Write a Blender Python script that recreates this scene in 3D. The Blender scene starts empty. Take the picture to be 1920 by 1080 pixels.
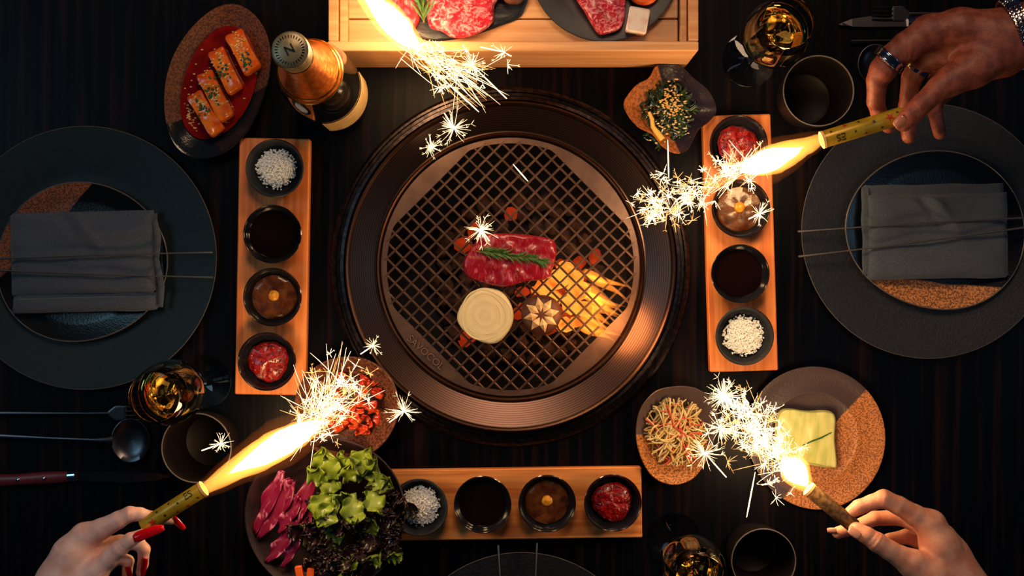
import bpy, math, random
import numpy as np
from mathutils import Vector, Matrix, Euler, noise as mnoise

# ------------------------------------------------------------------ camera, world, lights, exposure
S = 0.0006          # metres per unit; the table is measured in units of 0.6 mm
H = 2500.0          # camera height above the table top, in units
PI = math.pi
rnd = random.Random(7)
scene = bpy.context.scene
COL = scene.collection

cam_d = bpy.data.cameras.new('camera')
cam = bpy.data.objects.new('camera', cam_d)
COL.objects.link(cam)
cam.location = (0, 0, H * S)
cam_d.sensor_width = 36
cam_d.lens = 36 * H / 1920
cam_d.clip_start = 0.02
scene.camera = cam

vs = scene.view_settings
vs.view_transform = 'Standard'
try:
    vs.look = 'None'
except Exception:
    pass
vs.exposure = 0.0
vs.gamma = 1.0
vs.use_curve_mapping = False

w = bpy.data.worlds.new('world')
scene.world = w
w.use_nodes = True
w.node_tree.nodes['Background'].inputs[0].default_value = (0.10, 0.22, 0.50, 1)
w.node_tree.nodes['Background'].inputs[1].default_value = 0.02
scene.cycles.sample_clamp_indirect = 3.0
scene.cycles.sample_clamp_direct = 0.0
scene.cycles.volume_step_rate = 4.0
scene.cycles.caustics_reflective = False
scene.cycles.caustics_refractive = True


def area(name, loc, target, size, power, col, size_y=None):
    l = bpy.data.lights.new(name, 'AREA')
    l.energy = power
    l.color = col
    l.size = size
    if size_y:
        l.shape = 'RECTANGLE'
        l.size_y = size_y
    o = bpy.data.objects.new(name, l)
    COL.objects.link(o)
    o.location = loc
    d = Vector(target) - Vector(loc)
    o.rotation_euler = d.to_track_quat('-Z', 'Y').to_euler()
    return o


# pendant lamp hanging on the far side of the table, and two unseen cool fill lights added on either side
area('pendant_lamp', (0.05, 1.15, 1.55), (0, 0.0, 0.0), 0.55, 12.0, (1.0, 0.66, 0.42))
area('cool_fill', (-1.5, 0.35, 1.7), (-0.3, 0.0, 0.0), 0.7, 4.5, (0.40, 0.78, 1.0))
area('cool_fill', (1.6, 0.1, 1.7), (0.3, 0.0, 0.0), 0.7, 2.2, (0.40, 0.72, 1.0))


def point(name, p, power, col, radius=0.02):
    l = bpy.data.lights.new(name, 'POINT')
    l.energy = power
    l.color = col
    l.shadow_soft_size = radius
    o = bpy.data.objects.new(name, l)
    COL.objects.link(o)
    o.location = Vector(p) * S
    return o


# ------------------------------------------------------------------ helpers
def V(u, v, z=0.0):
    """a place on the table: plan position read at height z (all in units)"""
    k = 1 - z / H
    return Vector(((u - 960) * k, (540 - v) * k, z))


def lin(c):
    def f(x):
        x /= 255.0
        return x / 12.92 if x <= 0.04045 else ((x + 0.055) / 1.055) ** 2.4
    return (f(c[0]), f(c[1]), f(c[2]), 1)


MATS = {}


def mat(name, c1, c2=None, rough=0.5, metal=0.0, scale=(300, 300, 300), detail=3, ramp=(0.4, 0.6), bump=0.0,
        bscale=None, coat=0.0, sss=0.0, trans=0.0, ior=1.45, emit=None, estr=0.0, split=None, c3=None, c3amt=0.0, c3scale=100,
        aniso=0.0, sheen=0.0, rough2=None, spec=0.5, wave=None, dist=0.0):
    if name in MATS:
        return MATS[name]
    m = bpy.data.materials.new(name)
    MATS[name] = m
    m.use_nodes = True
    nt = m.node_tree
    N, L = nt.nodes, nt.links
    b = N['Principled BSDF']
    b.inputs['Base Color'].default_value = lin(c1)
    b.inputs['Roughness'].default_value = rough
    b.inputs['Metallic'].default_value = metal
    b.inputs['IOR'].default_value = ior
    b.inputs['Coat Weight'].default_value = coat
    b.inputs['Coat Roughness'].default_value = 0.08
    b.inputs['Transmission Weight'].default_value = trans
    b.inputs['Subsurface Weight'].default_value = sss
    b.inputs['Subsurface Radius'].default_value = (0.006, 0.0022, 0.0012)
    b.inputs['Sheen Weight'].default_value = sheen
    b.inputs['Specular IOR Level'].default_value = spec
    b.inputs['Anisotropic'].default_value = aniso
    if emit:
        b.inputs['Emission Color'].default_value = lin(emit)
        b.inputs['Emission Strength'].default_value = estr
    tc = N.new('ShaderNodeTexCoord')
    mp = N.new('ShaderNodeMapping')
    mp.inputs['Scale'].default_value = scale
    L.new(tc.outputs['Object'], mp.inputs['Vector'])
    fac = None
    if wave:
        wv = N.new('ShaderNodeTexWave')
        wv.wave_type = wave
        if wave == 'RINGS':
            wv.rings_direction = 'Z'
        wv.inputs['Scale'].default_value = 1.0
        wv.inputs['Distortion'].default_value = dist
        wv.inputs['Detail'].default_value = detail
        L.new(mp.outputs[0], wv.inputs['Vector'])
        fac = wv.outputs['Fac']
    elif c2 or bump:
        nz = N.new('ShaderNodeTexNoise')
        nz.inputs['Scale'].default_value = 1.0
        nz.inputs['Detail'].default_value = detail
        nz.inputs['Distortion'].default_value = dist
        L.new(mp.outputs[0], nz.inputs['Vector'])
        fac = nz.outputs['Fac']
    col = None
    if c2:
        rp = N.new('ShaderNodeMapRange')
        rp.inputs['From Min'].default_value = ramp[0]
        rp.inputs['From Max'].default_value = ramp[1]
        L.new(fac, rp.inputs['Value'])
        mx = N.new('ShaderNodeMix')
        mx.data_type = 'RGBA'
        mx.inputs[6].default_value = lin(c1)
        mx.inputs[7].default_value = lin(c2)
        L.new(rp.outputs[0], mx.inputs[0])
        col = mx.outputs[2]
    if c3:
        n3 = N.new('ShaderNodeTexNoise')
        n3.inputs['Scale'].default_value = c3scale
        n3.inputs['Detail'].default_value = 2
        L.new(tc.outputs['Object'], n3.inputs['Vector'])
        r3 = N.new('ShaderNodeMapRange')
        r3.inputs['From Min'].default_value = 0.5 - 0.08 + (0.5 - c3amt) * 0.3
        r3.inputs['From Max'].default_value = 0.5 + 0.08 + (0.5 - c3amt) * 0.3
        L.new(n3.outputs['Fac'], r3.inputs['Value'])
        m3 = N.new('ShaderNodeMix')
        m3.data_type = 'RGBA'
        if col:
            L.new(col, m3.inputs[6])
        else:
            m3.inputs[6].default_value = lin(c1)
        m3.inputs[7].default_value = lin(c3)
        L.new(r3.outputs[0], m3.inputs[0])
        col = m3.outputs[2]
    if split:
        # glaze edge: (colour, roughness, direction, offset) - beyond the wavy line the piece carries another glaze
        sc, sr, sd, so = split
        dp = N.new('ShaderNodeVectorMath')
        dp.operation = 'DOT_PRODUCT'
        dp.inputs[1].default_value = (sd[0], sd[1], 0)
        L.new(tc.outputs['Object'], dp.inputs[0])
        nn = N.new('ShaderNodeTexNoise')
        nn.inputs['Scale'].default_value = 12
        nn.inputs['Detail'].default_value = 1
        L.new(tc.outputs['Object'], nn.inputs['Vector'])
        ad = N.new('ShaderNodeMath')
        ad.operation = 'MULTIPLY_ADD'
        ad.inputs[1].default_value = 0.02
        L.new(nn.outputs['Fac'], ad.inputs[0])
        L.new(dp.outputs['Value'], ad.inputs[2])
        rs = N.new('ShaderNodeMapRange')
        rs.inputs['From Min'].default_value = so * S + 0.01
        rs.inputs['From Max'].default_value = so * S + 0.012
        L.new(ad.outputs[0], rs.inputs['Value'])
        ms = N.new('ShaderNodeMix')
        ms.data_type = 'RGBA'
        if col:
            L.new(col, ms.inputs[6])
        else:
            ms.inputs[6].default_value = lin(c1)
        ms.inputs[7].default_value = lin(sc)
        L.new(rs.outputs[0], ms.inputs[0])
        col = ms.outputs[2]
        mr = N.new('ShaderNodeMapRange')
        mr.inputs['To Min'].default_value = rough
        mr.inputs['To Max'].default_value = sr
        L.new(rs.outputs[0], mr.inputs['Value'])
        L.new(mr.outputs[0], b.inputs['Roughness'])
    if col:
        L.new(col, b.inputs['Base Color'])
    if bump:
        bp = N.new('ShaderNodeBump')
        bp.inputs['Strength'].default_value = min(1.0, bump)
        bp.inputs['Distance'].default_value = 0.0012
        if bscale:
            nb = N.new('ShaderNodeTexNoise')
            nb.inputs['Scale'].default_value = bscale
            nb.inputs['Detail'].default_value = 3
            L.new(tc.outputs['Object'], nb.inputs['Vector'])
            L.new(nb.outputs['Fac'], bp.inputs['Height'])
        else:
            L.new(fac, bp.inputs['Height'])
        L.new(bp.outputs[0], b.inputs['Normal'])
    return m


def emission(name, col, strength):
    if name in MATS:
        return MATS[name]
    m = bpy.data.materials.new(name)
    MATS[name] = m
    m.use_nodes = True
    nt = m.node_tree
    nt.nodes.clear()
    e = nt.nodes.new('ShaderNodeEmission')
    e.inputs[0].default_value = (*col, 1)
    e.inputs[1].default_value = strength
    o = nt.nodes.new('ShaderNodeOutputMaterial')
    nt.links.new(e.outputs[0], o.inputs[0])
    m.cycles.emission_sampling = 'NONE'
    return m


def fire(name, col, strength):
    """burning gas or painted bloom: light given off evenly through the volume"""
    if name in MATS:
        return MATS[name]
    m = bpy.data.materials.new(name)
    MATS[name] = m
    m.use_nodes = True
    nt = m.node_tree
    nt.nodes.clear()
    e = nt.nodes.new('ShaderNodeEmission')
    e.inputs[0].default_value = (*col, 1)
    e.inputs[1].default_value = strength
    o = nt.nodes.new('ShaderNodeOutputMaterial')
    nt.links.new(e.outputs[0], o.inputs['Volume'])
    m.cycles.homogeneous_volume = True
    return m


def glass(name, col=(1, 1, 1), rough=0.0, ior=1.45):
    if name in MATS:
        return MATS[name]
    m = bpy.data.materials.new(name)
    MATS[name] = m
    m.use_nodes = True
    nt = m.node_tree
    nt.nodes.clear()
    g = nt.nodes.new('ShaderNodeBsdfGlass')
    g.inputs['Color'].default_value = (*col, 1)
    g.inputs['Roughness'].default_value = rough
    g.inputs['IOR'].default_value = ior
    o = nt.nodes.new('ShaderNodeOutputMaterial')
    nt.links.new(g.outputs[0], o.inputs[0])
    return m


class MB:
    """collects geometry in table units and links it as one mesh object"""
    def __init__(self):
        self.v = []
        self.f = []

    def add(self, vs_, fs_):
        o = len(self.v)
        self.v.extend([tuple(p) for p in vs_])
        self.f.extend([tuple(i + o for i in f) for f in fs_])
        return self

    def xform(self, M):
        self.v = [tuple(M @ Vector(p)) for p in self.v]
        return self

    def lathe(self, prof, n=64, fr=None, c=(0, 0, 0), sx=1, sy=1, rot=0, close=False, wob=None):
        vs_, fs_ = [], []
        m = len(prof)
        for (r, z) in prof:
            for i in range(n):
                t = 2 * PI * i / n
                k = fr(t) if fr else 1
                zz = z + (wob(t, r) if wob else 0)
                x, y = r * k * math.cos(t) * sx, r * k * math.sin(t) * sy
                vs_.append((c[0] + x * math.cos(rot) - y * math.sin(rot), c[1] + x * math.sin(rot) + y * math.cos(rot), c[2] + zz))
        for j in range(m - 1):
            for i in range(n):
                a = j * n + i
                b2 = j * n + (i + 1) % n
                fs_.append((a, b2, b2 + n, a + n))
        if close:
            for i in range(n):
                a = (m - 1) * n + i
                b2 = (m - 1) * n + (i + 1) % n
                fs_.append((a, b2, (i + 1) % n, i))
        else:
            if prof[0][0] > 0.001:
                fs_.append(tuple(range(n - 1, -1, -1)))
            if prof[-1][0] > 0.001:
                fs_.append(tuple((m - 1) * n + i for i in range(n)))
        return self.add(vs_, fs_)

    def tube(self, pts, rad, n=8, caps=True, flat=1.0):
        pts = [Vector(p) for p in pts]
        if not hasattr(rad, '__len__'):
            rad = [rad] * len(pts)
        vs_, fs_ = [], []
        t0 = (pts[1] - pts[0]).normalized()
        up = Vector((0, 0, 1)) if abs(t0.z) < 0.95 else Vector((1, 0, 0))
        nrm = (up - t0 * up.dot(t0)).normalized()
        for i, p in enumerate(pts):
            if i == 0:
                t = pts[1] - pts[0]
            elif i == len(pts) - 1:
                t = pts[-1] - pts[-2]
            else:
                t = pts[i + 1] - pts[i - 1]
            if t.length < 1e-9:
                t = t0
            t = t.normalized()
            nrm = nrm - t * nrm.dot(t)
            if nrm.length < 1e-6:
                nrm = t.orthogonal()
            nrm.normalize()
            bn = t.cross(nrm)
            for k in range(n):
                a = 2 * PI * k / n
                vs_.append(p + (nrm * math.cos(a) * flat + bn * math.sin(a)) * rad[i])
        for j in range(len(pts) - 1):
            for k in range(n):
                a = j * n + k
                b2 = j * n + (k + 1) % n
                fs_.append((a, b2, b2 + n, a + n))
        if caps:
            fs_.append(tuple(range(n - 1, -1, -1)))
            fs_.append(tuple((len(pts) - 1) * n + k for k in range(n)))
        return self.add(vs_, fs_)

    def box(self, c, s, rot=0, bev=1.5):
        """box with chamfered edges; c centre of the bottom, s full size"""
        x, y, z = s[0] / 2, s[1] / 2, s[2]
        b = min(bev, x * .9, y * .9, z * .45)
        rings = [(-b, 0.0), (0, b), (0, z - b), (-b, z)]
        vs_, fs_ = [], []
        for (d, zz) in rings:
            X, Y = x + d, y + d
            e = b if d == 0 else b * .6
            for (px, py) in ((X - e, -Y), (X, -Y + e), (X, Y - e), (X - e, Y), (-X + e, Y), (-X, Y - e), (-X, -Y + e), (-X + e, -Y)):
                vs_.append((c[0] + px * math.cos(rot) - py * math.sin(rot), c[1] + px * math.sin(rot) + py * math.cos(rot), c[2] + zz))
        for j in range(3):
            for i in range(8):
                a = j * 8 + i
                b2 = j * 8 + (i + 1) % 8
                fs_.append((a, b2, b2 + 8, a + 8))
        fs_.append(tuple(range(7, -1, -1)))
        fs_.append(tuple(24 + i for i in range(8)))
        return self.add(vs_, fs_)

    def puck(self, pts, t, z0=0.0, rings=8, e=5.0, amp=0.0, fs=0.05, seed=0, dome=0.0, n=64, under=0.75):
        """a slab with the given outline, rounded at its edge, top face uneven"""
        out = catmull(pts, n)
        n = len(out)
        cx = sum(p[0] for p in out) / n
        cy = sum(p[1] for p in out) / n
        vs_, fs_ = [], []
        prof = [(under, 0.0), (0.96, t * 0.12), (1.0, t * 0.42), (0.99, t * 0.7), (0.955, t * 0.92)]
        for k in range(rings):
            rr = 0.90 * (1 - k / rings)
            prof.append((rr, t + dome * (1 - (rr / 0.9) ** 2)))
        for (r, z) in prof:
            for p in out:
                x = cx + (p[0] - cx) * r
                y = cy + (p[1] - cy) * r
                dz = amp * mnoise.noise(Vector((x * fs + seed, y * fs, seed))) * (1 if z > t * 0.5 else 0)
                vs_.append((x, y, z0 + z + dz))
        m = len(prof)
        for j in range(m - 1):
            for i in range(n):
                a = j * n + i
                b2 = j * n + (i + 1) % n
                fs_.append((a, b2, b2 + n, a + n))
        ci = len(vs_)
        vs_.append((cx, cy, z0 + t + dome + amp * mnoise.noise(Vector((cx * fs + seed, cy * fs, seed)))))
        for i in range(n):
            fs_.append(((m - 1) * n + i, (m - 1) * n + (i + 1) % n, ci))
        fs_.append(tuple(range(n - 1, -1, -1)))
        return self.add(vs_, fs_)

    def sheet(self, fn, nu, nv, thick=1.0):
        """a thin two-sided surface fn(u,v) -> point, u,v in 0..1"""
        vs_, fs_ = [], []
        P = [[Vector(fn(i / nu, j / nv)) for j in range(nv + 1)] for i in range(nu + 1)]
        for s_ in (0, 1):
            for i in range(nu + 1):
                for j in range(nv + 1):
                    a = P[min(i + 1, nu)][j] - P[max(i - 1, 0)][j]
                    b2 = P[i][min(j + 1, nv)] - P[i][max(j - 1, 0)]
                    nn = a.cross(b2)
                    if nn.length < 1e-9:
                        nn = Vector((0, 0, 1))
                    nn.normalize()
                    vs_.append(P[i][j] + nn * (thick / 2 if s_ else -thick / 2))
        W = nv + 1
        O = (nu + 1) * W
        for i in range(nu):
            for j in range(nv):
                a = i * W + j
                fs_.append((O + a, O + a + W, O + a + W + 1, O + a + 1))
                fs_.append((a, a + 1, a + W + 1, a + W))
        for i in range(nu):
            for j in (0, nv):
                a = i * W + j
                q = (a, a + W, a + W + O, a + O)
                fs_.append(q if j == 0 else q[::-1])
        for j in range(nv):
            for i in (0, nu):
                a = i * W + j
                q = (a, a + 1, a + 1 + O, a + O)
                fs_.append(q[::-1] if i == 0 else q)
        return self.add(vs_, fs_)

    def blob(self, c, r, amp=0.2, seed=0, sub=2, fs=1.5, sc=(1, 1, 1)):
        vs_, fs_ = ico(sub)
        out = []
        for p in vs_:
            d = 1 + amp * mnoise.noise(p * fs + Vector((seed * 3.1, seed * 1.7, seed)))
            out.append((c[0] + p.x * r * d * sc[0], c[1] + p.y * r * d * sc[1], c[2] + p.z * r * d * sc[2]))
        return self.add(out, fs_)

    def build(self, name, m=None, parent=None, loc=(0, 0, 0), rotz=0.0, smooth=True, label=None, cat=None, group=None, kind=None, sharp=40):
        me = bpy.data.meshes.new(name)
        me.from_pydata([(a * S, b2 * S, c * S) for a, b2, c in self.v], [], self.f)
        if m:
            me.materials.append(m)
        if smooth:
            me.polygons.foreach_set('use_smooth', [True] * len(me.polygons))
            if sharp:
                try:
                    me.set_sharp_from_angle(angle=math.radians(sharp))
                except Exception:
                    pass
        me.update()
        o = bpy.data.objects.new(name, me)
        COL.objects.link(o)
        if parent:
            o.parent = parent
        o.location = Vector(loc) * S
        o.rotation_euler = (0, 0, rotz)
        tag(o, label, cat, group, kind)
        return o


_ICO = {}


def ico(sub):
    if sub not in _ICO:
        import bmesh
        bm = bmesh.new()
        bmesh.ops.create_icosphere(bm, subdivisions=sub, radius=1)
        bm.verts.ensure_lookup_table()
        _ICO[sub] = ([v.co.copy() for v in bm.verts], [tuple(v.index for v in f.verts) for f in bm.faces])
        bm.free()
    return _ICO[sub]


def catmull(pts, n):
    m = len(pts)
    out = []
    per = max(2, n // m)
    for i in range(m):
        p0, p1, p2, p3 = [Vector((*pts[(i + k) % m][:2], 0)) for k in (-1, 0, 1, 2)]
        for j in range(per):
            t = j / per
            q = 0.5 * ((2 * p1) + (p2 - p0) * t + (2 * p0 - 5 * p1 + 4 * p2 - p3) * t * t + (-p0 + 3 * p1 - 3 * p2 + p3) * t ** 3)
            out.append((q.x, q.y))
    # counter-clockwise
    A = sum(out[i][0] * out[(i + 1) % len(out)][1] - out[(i + 1) % len(out)][0] * out[i][1] for i in range(len(out)))
    return out if A > 0 else out[::-1]


def tag(o, label=None, cat=None, group=None, kind=None):
    if label:
        o['label'] = label
    if cat:
        o['category'] = cat
    if group:
        o['group'] = group
    if kind:
        o['kind'] = kind
    return o


def thing(name, label, cat, loc=(0, 0, 0), rotz=0.0, group=None):
    o = bpy.data.objects.new(name, None)
    COL.objects.link(o)
    o.location = Vector(loc) * S
    o.rotation_euler = (0, 0, rotz)
    o.empty_display_size = 0.02
    return tag(o, label, cat, group)


def loop(pts, loc=None):
    """plan outline points (u,v) at height z -> local xy around loc"""
    return pts


def outline(pts, z, loc):
    return [((V(u, v, z) - Vector(loc)).x, (V(u, v, z) - Vector(loc)).y) for u, v in pts]


def copy_tree(o, parent=None):
    c = o.copy()
    COL.objects.link(c)
    c.parent = parent
    for ch in list(o.children):
        copy_tree(ch, c)
    return c


# ------------------------------------------------------------------ materials
M_table = mat('dark_stained_wood', (3, 5, 13), (38, 20, 15), rough=0.38, scale=(110, 3.5, 60), detail=6, ramp=(0.5, 0.85), bump=0.3, spec=0.09)
M_steel = mat('brushed_steel', (98, 76, 68), (74, 56, 50), rough=0.3, metal=1, scale=(130, 130, 0), detail=2, ramp=(.2, .8), wave='RINGS', dist=.4)
M_letter = mat('worn_raised_steel', (146, 118, 102), rough=0.42, metal=0.7)
M_steel_dark = mat('dark_steel', (70, 60, 60), (44, 40, 44), rough=0.3, metal=1, scale=(200, 200, 200))
M_grate = mat('seasoned_steel', (108, 84, 74), (96, 74, 66), rough=0.45, metal=0.7, scale=(60, 60, 60), bump=0.1, bscale=700)
M_basin = mat('sooty_basin', (12, 18, 38), (8, 10, 18), rough=0.6, metal=0.3, scale=(60, 60, 60))
M_coal = mat('ashy_charcoal', (62, 38, 34), (26, 18, 20), rough=0.85, scale=(160, 160, 160), bump=0.8)
M_hot = mat('glowing_charcoal', (120, 40, 20), (40, 20, 16), rough=0.9, scale=(120, 120, 120), emit=(255, 70, 20), estr=0.25)
M_chrome = mat('polished_silver', (215, 215, 220), rough=0.14, metal=1)
M_wood = mat('light_oiled_wood', (238, 146, 78), (206, 108, 52), rough=0.45, scale=(140, 6, 60), detail=4, ramp=(.35, .65), bump=0.12, dist=0.6)
M_wood_h = mat('light_oiled_wood_lengthwise', (234, 156, 86), (190, 108, 54), rough=0.45, scale=(6, 110, 60), detail=4, ramp=(.35, .65), bump=0.12, dist=0.9)
M_pine = mat('pale_tray_wood', (226, 172, 122), (200, 136, 86), rough=0.5, scale=(5, 150, 60), detail=4, ramp=(.35, .7), bump=0.08)
M_black = mat('black_gloss_glaze', (16, 17, 22), rough=0.16, coat=0.5, c2=(26, 27, 34), scale=(40, 40, 40))
M_black_matte = mat('black_matte_glaze', (26, 28, 34), (34, 38, 44), rough=0.42, scale=(90, 90, 90), bump=0.08)
M_charger = mat('matte_slate_glaze', (13, 27, 34), (10, 23, 30), spec=0.3, rough=0.50, scale=(120, 120, 120), bump=0.15, bscale=500)
M_charger2 = mat('textured_slate_glaze', (24, 27, 36), (16, 20, 28), rough=0.55, scale=(260, 260, 260), bump=0.5, bscale=420)
M_napkin = mat('grey_twill', (66, 76, 90), (50, 58, 72), rough=0.9, scale=(900, 900, 900), bump=0.5, sheen=0.3)
M_soy = mat('soy_sauce', (20, 7, 4), rough=0.05, coat=0.6)
M_miso = mat('brown_miso_sauce', (104, 58, 24), (66, 30, 14), rough=0.25, scale=(110, 110, 110), ramp=(.35, .65), bump=0.4, bscale=160, coat=0.4)
M_mustard = mat('yellow_mustard', (226, 160, 40), (206, 130, 30), rough=0.35, scale=(200, 200, 200))
M_chili = mat('red_chili_paste', (150, 14, 10), (96, 6, 6), rough=0.28, scale=(260, 260, 260), bump=0.9, bscale=330, coat=0.5)
M_salt = mat('white_salt', (252, 250, 244), rough=0.4)
M_seed = mat('toasted_sesame', (226, 190, 120), (200, 150, 84), rough=0.5, scale=(300, 300, 300))
M_radish = mat('braised_orange_radish', (236, 126, 32), (208, 78, 16), rough=0.22, scale=(70, 70, 70), ramp=(.35, .65), coat=0.5, sss=0.15)
M_redsauce = mat('deep_red_broth', (112, 10, 12), (136, 22, 12), rough=0.12, scale=(40, 40, 40), coat=0.6)
M_herb = mat('chopped_green_herb', (40, 92, 40), (20, 60, 26), rough=0.5, scale=(200, 200, 200))
M_stone = mat('speckled_brown_stoneware', (190, 122, 66), (104, 62, 34), rough=0.55, scale=(520, 520, 520), detail=2, ramp=(.42, .58), bump=0.5)
M_cup = mat('brown_grey_cup_clay', (20, 14, 16), (15, 11, 13), spec=0.2, rough=0.5, scale=(90, 90, 90), bump=0.1)
M_meat = mat('marbled_raw_beef', (136, 14, 34), (186, 76, 88), rough=0.3, scale=(260, 80, 100), detail=4, ramp=(.52, .68), bump=0.4, coat=0.4, dist=1.2)
M_meat2 = mat('marbled_ribeye', (178, 26, 46), (228, 150, 158), rough=0.32, scale=(170, 170, 170), detail=6, ramp=(.48, .66), bump=0.35, coat=0.35, dist=1.6)
M_fat = mat('white_beef_fat', (240, 226, 214), (232, 196, 182), rough=0.4, scale=(80, 80, 80), sss=0.2)
M_rosemary = mat('rosemary_needles', (70, 110, 46), (46, 84, 34), rough=0.5, scale=(300, 300, 300))
M_stem = mat('rosemary_stem', (120, 96, 44), rough=0.7)
M_onion = mat('cut_onion', (226, 212, 172), (220, 204, 160), rough=0.35, wave='RINGS', scale=(34, 34, 34), detail=1, dist=0.6, ramp=(.2, .8), sss=0.2)
M_cap = mat('mushroom_skin', (96, 52, 34), (70, 34, 24), rough=0.55, scale=(90, 90, 90))
M_star = mat('mushroom_flesh', (236, 200, 150), (214, 168, 112), rough=0.6, scale=(160, 160, 160))
M_skin_dark = mat('brown_skin', (150, 80, 60), (122, 60, 46), rough=0.46, scale=(110, 110, 110), bump=0.35, bscale=900, sss=0.12)
M_skin_pale = mat('fair_rosy_skin', (244, 200, 188), (232, 178, 164), rough=0.42, scale=(60, 60, 60), bump=0.2, bscale=1000, sss=0.15)
M_skin_tan = mat('light_tan_skin', (234, 168, 136), (220, 142, 112), rough=0.42, scale=(60, 60, 60), bump=0.3, bscale=900, sss=0.15)
M_nail_red = mat('red_nail_lacquer', (205, 8, 24), rough=0.12, coat=0.8)
M_nail = mat('bare_nail', (214, 150, 128), rough=0.25, coat=0.4)
M_nail_dark = mat('bare_nail_on_brown_skin', (178, 112, 88), rough=0.25, coat=0.4)
M_tube = mat('gold_paper_tube', (206, 170, 44), (186, 148, 34), rough=0.35, metal=0.25, scale=(60, 60, 60))
M_print_dark = mat('black_print', (40, 26, 14), rough=0.5)
M_print_red = mat('red_print', (186, 40, 26), rough=0.5)
M_rim = mat('singed_paper_rim', (250, 190, 120), rough=0.6)
M_bottle = mat('dark_bottle_glass', (12, 12, 10), rough=0.06, coat=0.8)
M_foil = mat('copper_gold_foil', (226, 136, 50), (196, 100, 36), rough=0.32, metal=0.85, scale=(160, 160, 160), bump=0.4, bscale=180)
M_capm = mat('pewter_crown_cap', (150, 136, 104), (124, 112, 84), rough=0.42, metal=0.6, scale=(100, 100, 100))
M_label = mat('cream_bottle_label', (220, 186, 130), (206, 170, 112), rough=0.6, scale=(80, 80, 80))
M_gold = mat('gold_foil_line', (236, 180, 90), rough=0.25, metal=1)
M_glass = glass('clear_glass', (1, 1, 1), 0.0, 1.45)
M_wine = mat('amber_wine', (250, 210, 110), rough=0.0, trans=1.0, ior=1.33)
M_radicchio = mat('radicchio_leaf', (112, 14, 54), (190, 110, 150), rough=0.4, scale=(120, 40, 120), detail=3, ramp=(.54, .66), coat=0.2, dist=1.0)
M_lettuce = mat('green_lettuce', (76, 100, 24), (126, 146, 42), rough=0.42, scale=(60, 60, 60), ramp=(.35, .65), coat=0.15, sss=0.1)
M_lollo = mat('dark_red_lettuce', (38, 12, 24), (46, 42, 22), rough=0.35, scale=(70, 70, 70), ramp=(.45, .65), coat=0.3)
M_kimchi = mat('kimchi_cabbage', (206, 44, 18), (226, 96, 36), rough=0.25, scale=(90, 90, 90), ramp=(.4, .65), coat=0.5, bump=0.4)
M_sprout = mat('pickled_sprouts', (206, 170, 92), (226, 206, 146), rough=0.35, scale=(90, 90, 90), coat=0.3)
M_sprout_red = mat('pink_pickled_radish', (206, 80, 60), rough=0.35, coat=0.3)
M_seaweed = mat('dark_green_seaweed', (32, 60, 20), (12, 26, 14), rough=0.3, scale=(100, 100, 100), coat=0.5)
M_ginger = mat('pale_ginger_stem', (214, 170, 84), rough=0.4)
M_pickle = mat('pale_pickled_cabbage', (206, 202, 130), (176, 184, 104), rough=0.3, scale=(160, 22, 60), ramp=(.4, .65), coat=0.5, sss=0.15)
M_carrot = mat('carrot_stick', (236, 96, 30), rough=0.4)
M_handle = mat('reddish_knife_handle', (84, 34, 44), (60, 24, 34), rough=0.35, scale=(20, 140, 60))
M_cutlery = mat('satin_cutlery_steel', (88, 86, 92), rough=0.3, metal=1)
M_tong = mat('bright_tong_steel', (170, 174, 180), rough=0.35, metal=0.95)
M_rimlight = mat('painted_rim_highlight', (92, 88, 90), rough=0.35)  # paler colour standing in for the highlight along plate and cup lips
M_ambwine = None
M_floor = mat('dark_floor_boards', (22, 20, 24), (32, 28, 30), rough=0.6, scale=(60, 4, 10))
M_slate = mat('black_slate', (34, 38, 48), (24, 26, 34), rough=0.35, scale=(50, 160, 50), bump=0.5)
M_spark = emission('white_hot_spark', (1.0, 0.70, 0.36), 4.5)
M_spark_or = emission('orange_spark', (1.0, 0.42, 0.12), 3.0)
M_core = fire('white_hot_core', (1.0, 0.80, 0.50), 500)
M_mantle = fire('yellow_mantle', (1.0, 0.36, 0.05), 120)
M_halo = fire('painted_bloom', (1.0, 0.22, 0.03), 3)  # faint bloom round the sparkler flames, painted as a glowing volume
M_flame = fire('coal_flame', (1.0, 0.24, 0.02), 120)


def flame_surface(name, a, b_, strength):
    m = bpy.data.materials.new(name)
    m.use_nodes = True
    nt = m.node_tree
    nt.nodes.clear()
    tc = nt.nodes.new('ShaderNodeTexCoord')
    nz = nt.nodes.new('ShaderNodeTexNoise')
    nz.inputs['Scale'].default_value = 55
    nt.links.new(tc.outputs['Object'], nz.inputs['Vector'])
    rp = nt.nodes.new('ShaderNodeMapRange')
    rp.inputs['From Min'].default_value = .35
    rp.inputs['From Max'].default_value = .6
    nt.links.new(nz.outputs['Fac'], rp.inputs['Value'])
    mx = nt.nodes.new('ShaderNodeMix')
    mx.data_type = 'RGBA'
    mx.inputs[6].default_value = (*a, 1)
    mx.inputs[7].default_value = (*b_, 1)
    nt.links.new(rp.outputs[0], mx.inputs[0])
    e = nt.nodes.new('ShaderNodeEmission')
    e.inputs[1].default_value = strength
    nt.links.new(mx.outputs[2], e.inputs[0])
    o = nt.nodes.new('ShaderNodeOutputMaterial')
    nt.links.new(e.outputs[0], o.inputs[0])
    return m


M_flame2 = flame_surface('coal_flame_heart', (1.0, 0.14, 0.01), (1.0, 0.44, 0.05), 1.1)

# ------------------------------------------------------------------ room floor, table
m = MB()
m.box((0, 0, -1290), (6000, 5000, 30), bev=2)
m.build('floor', M_floor, kind='structure')

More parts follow.
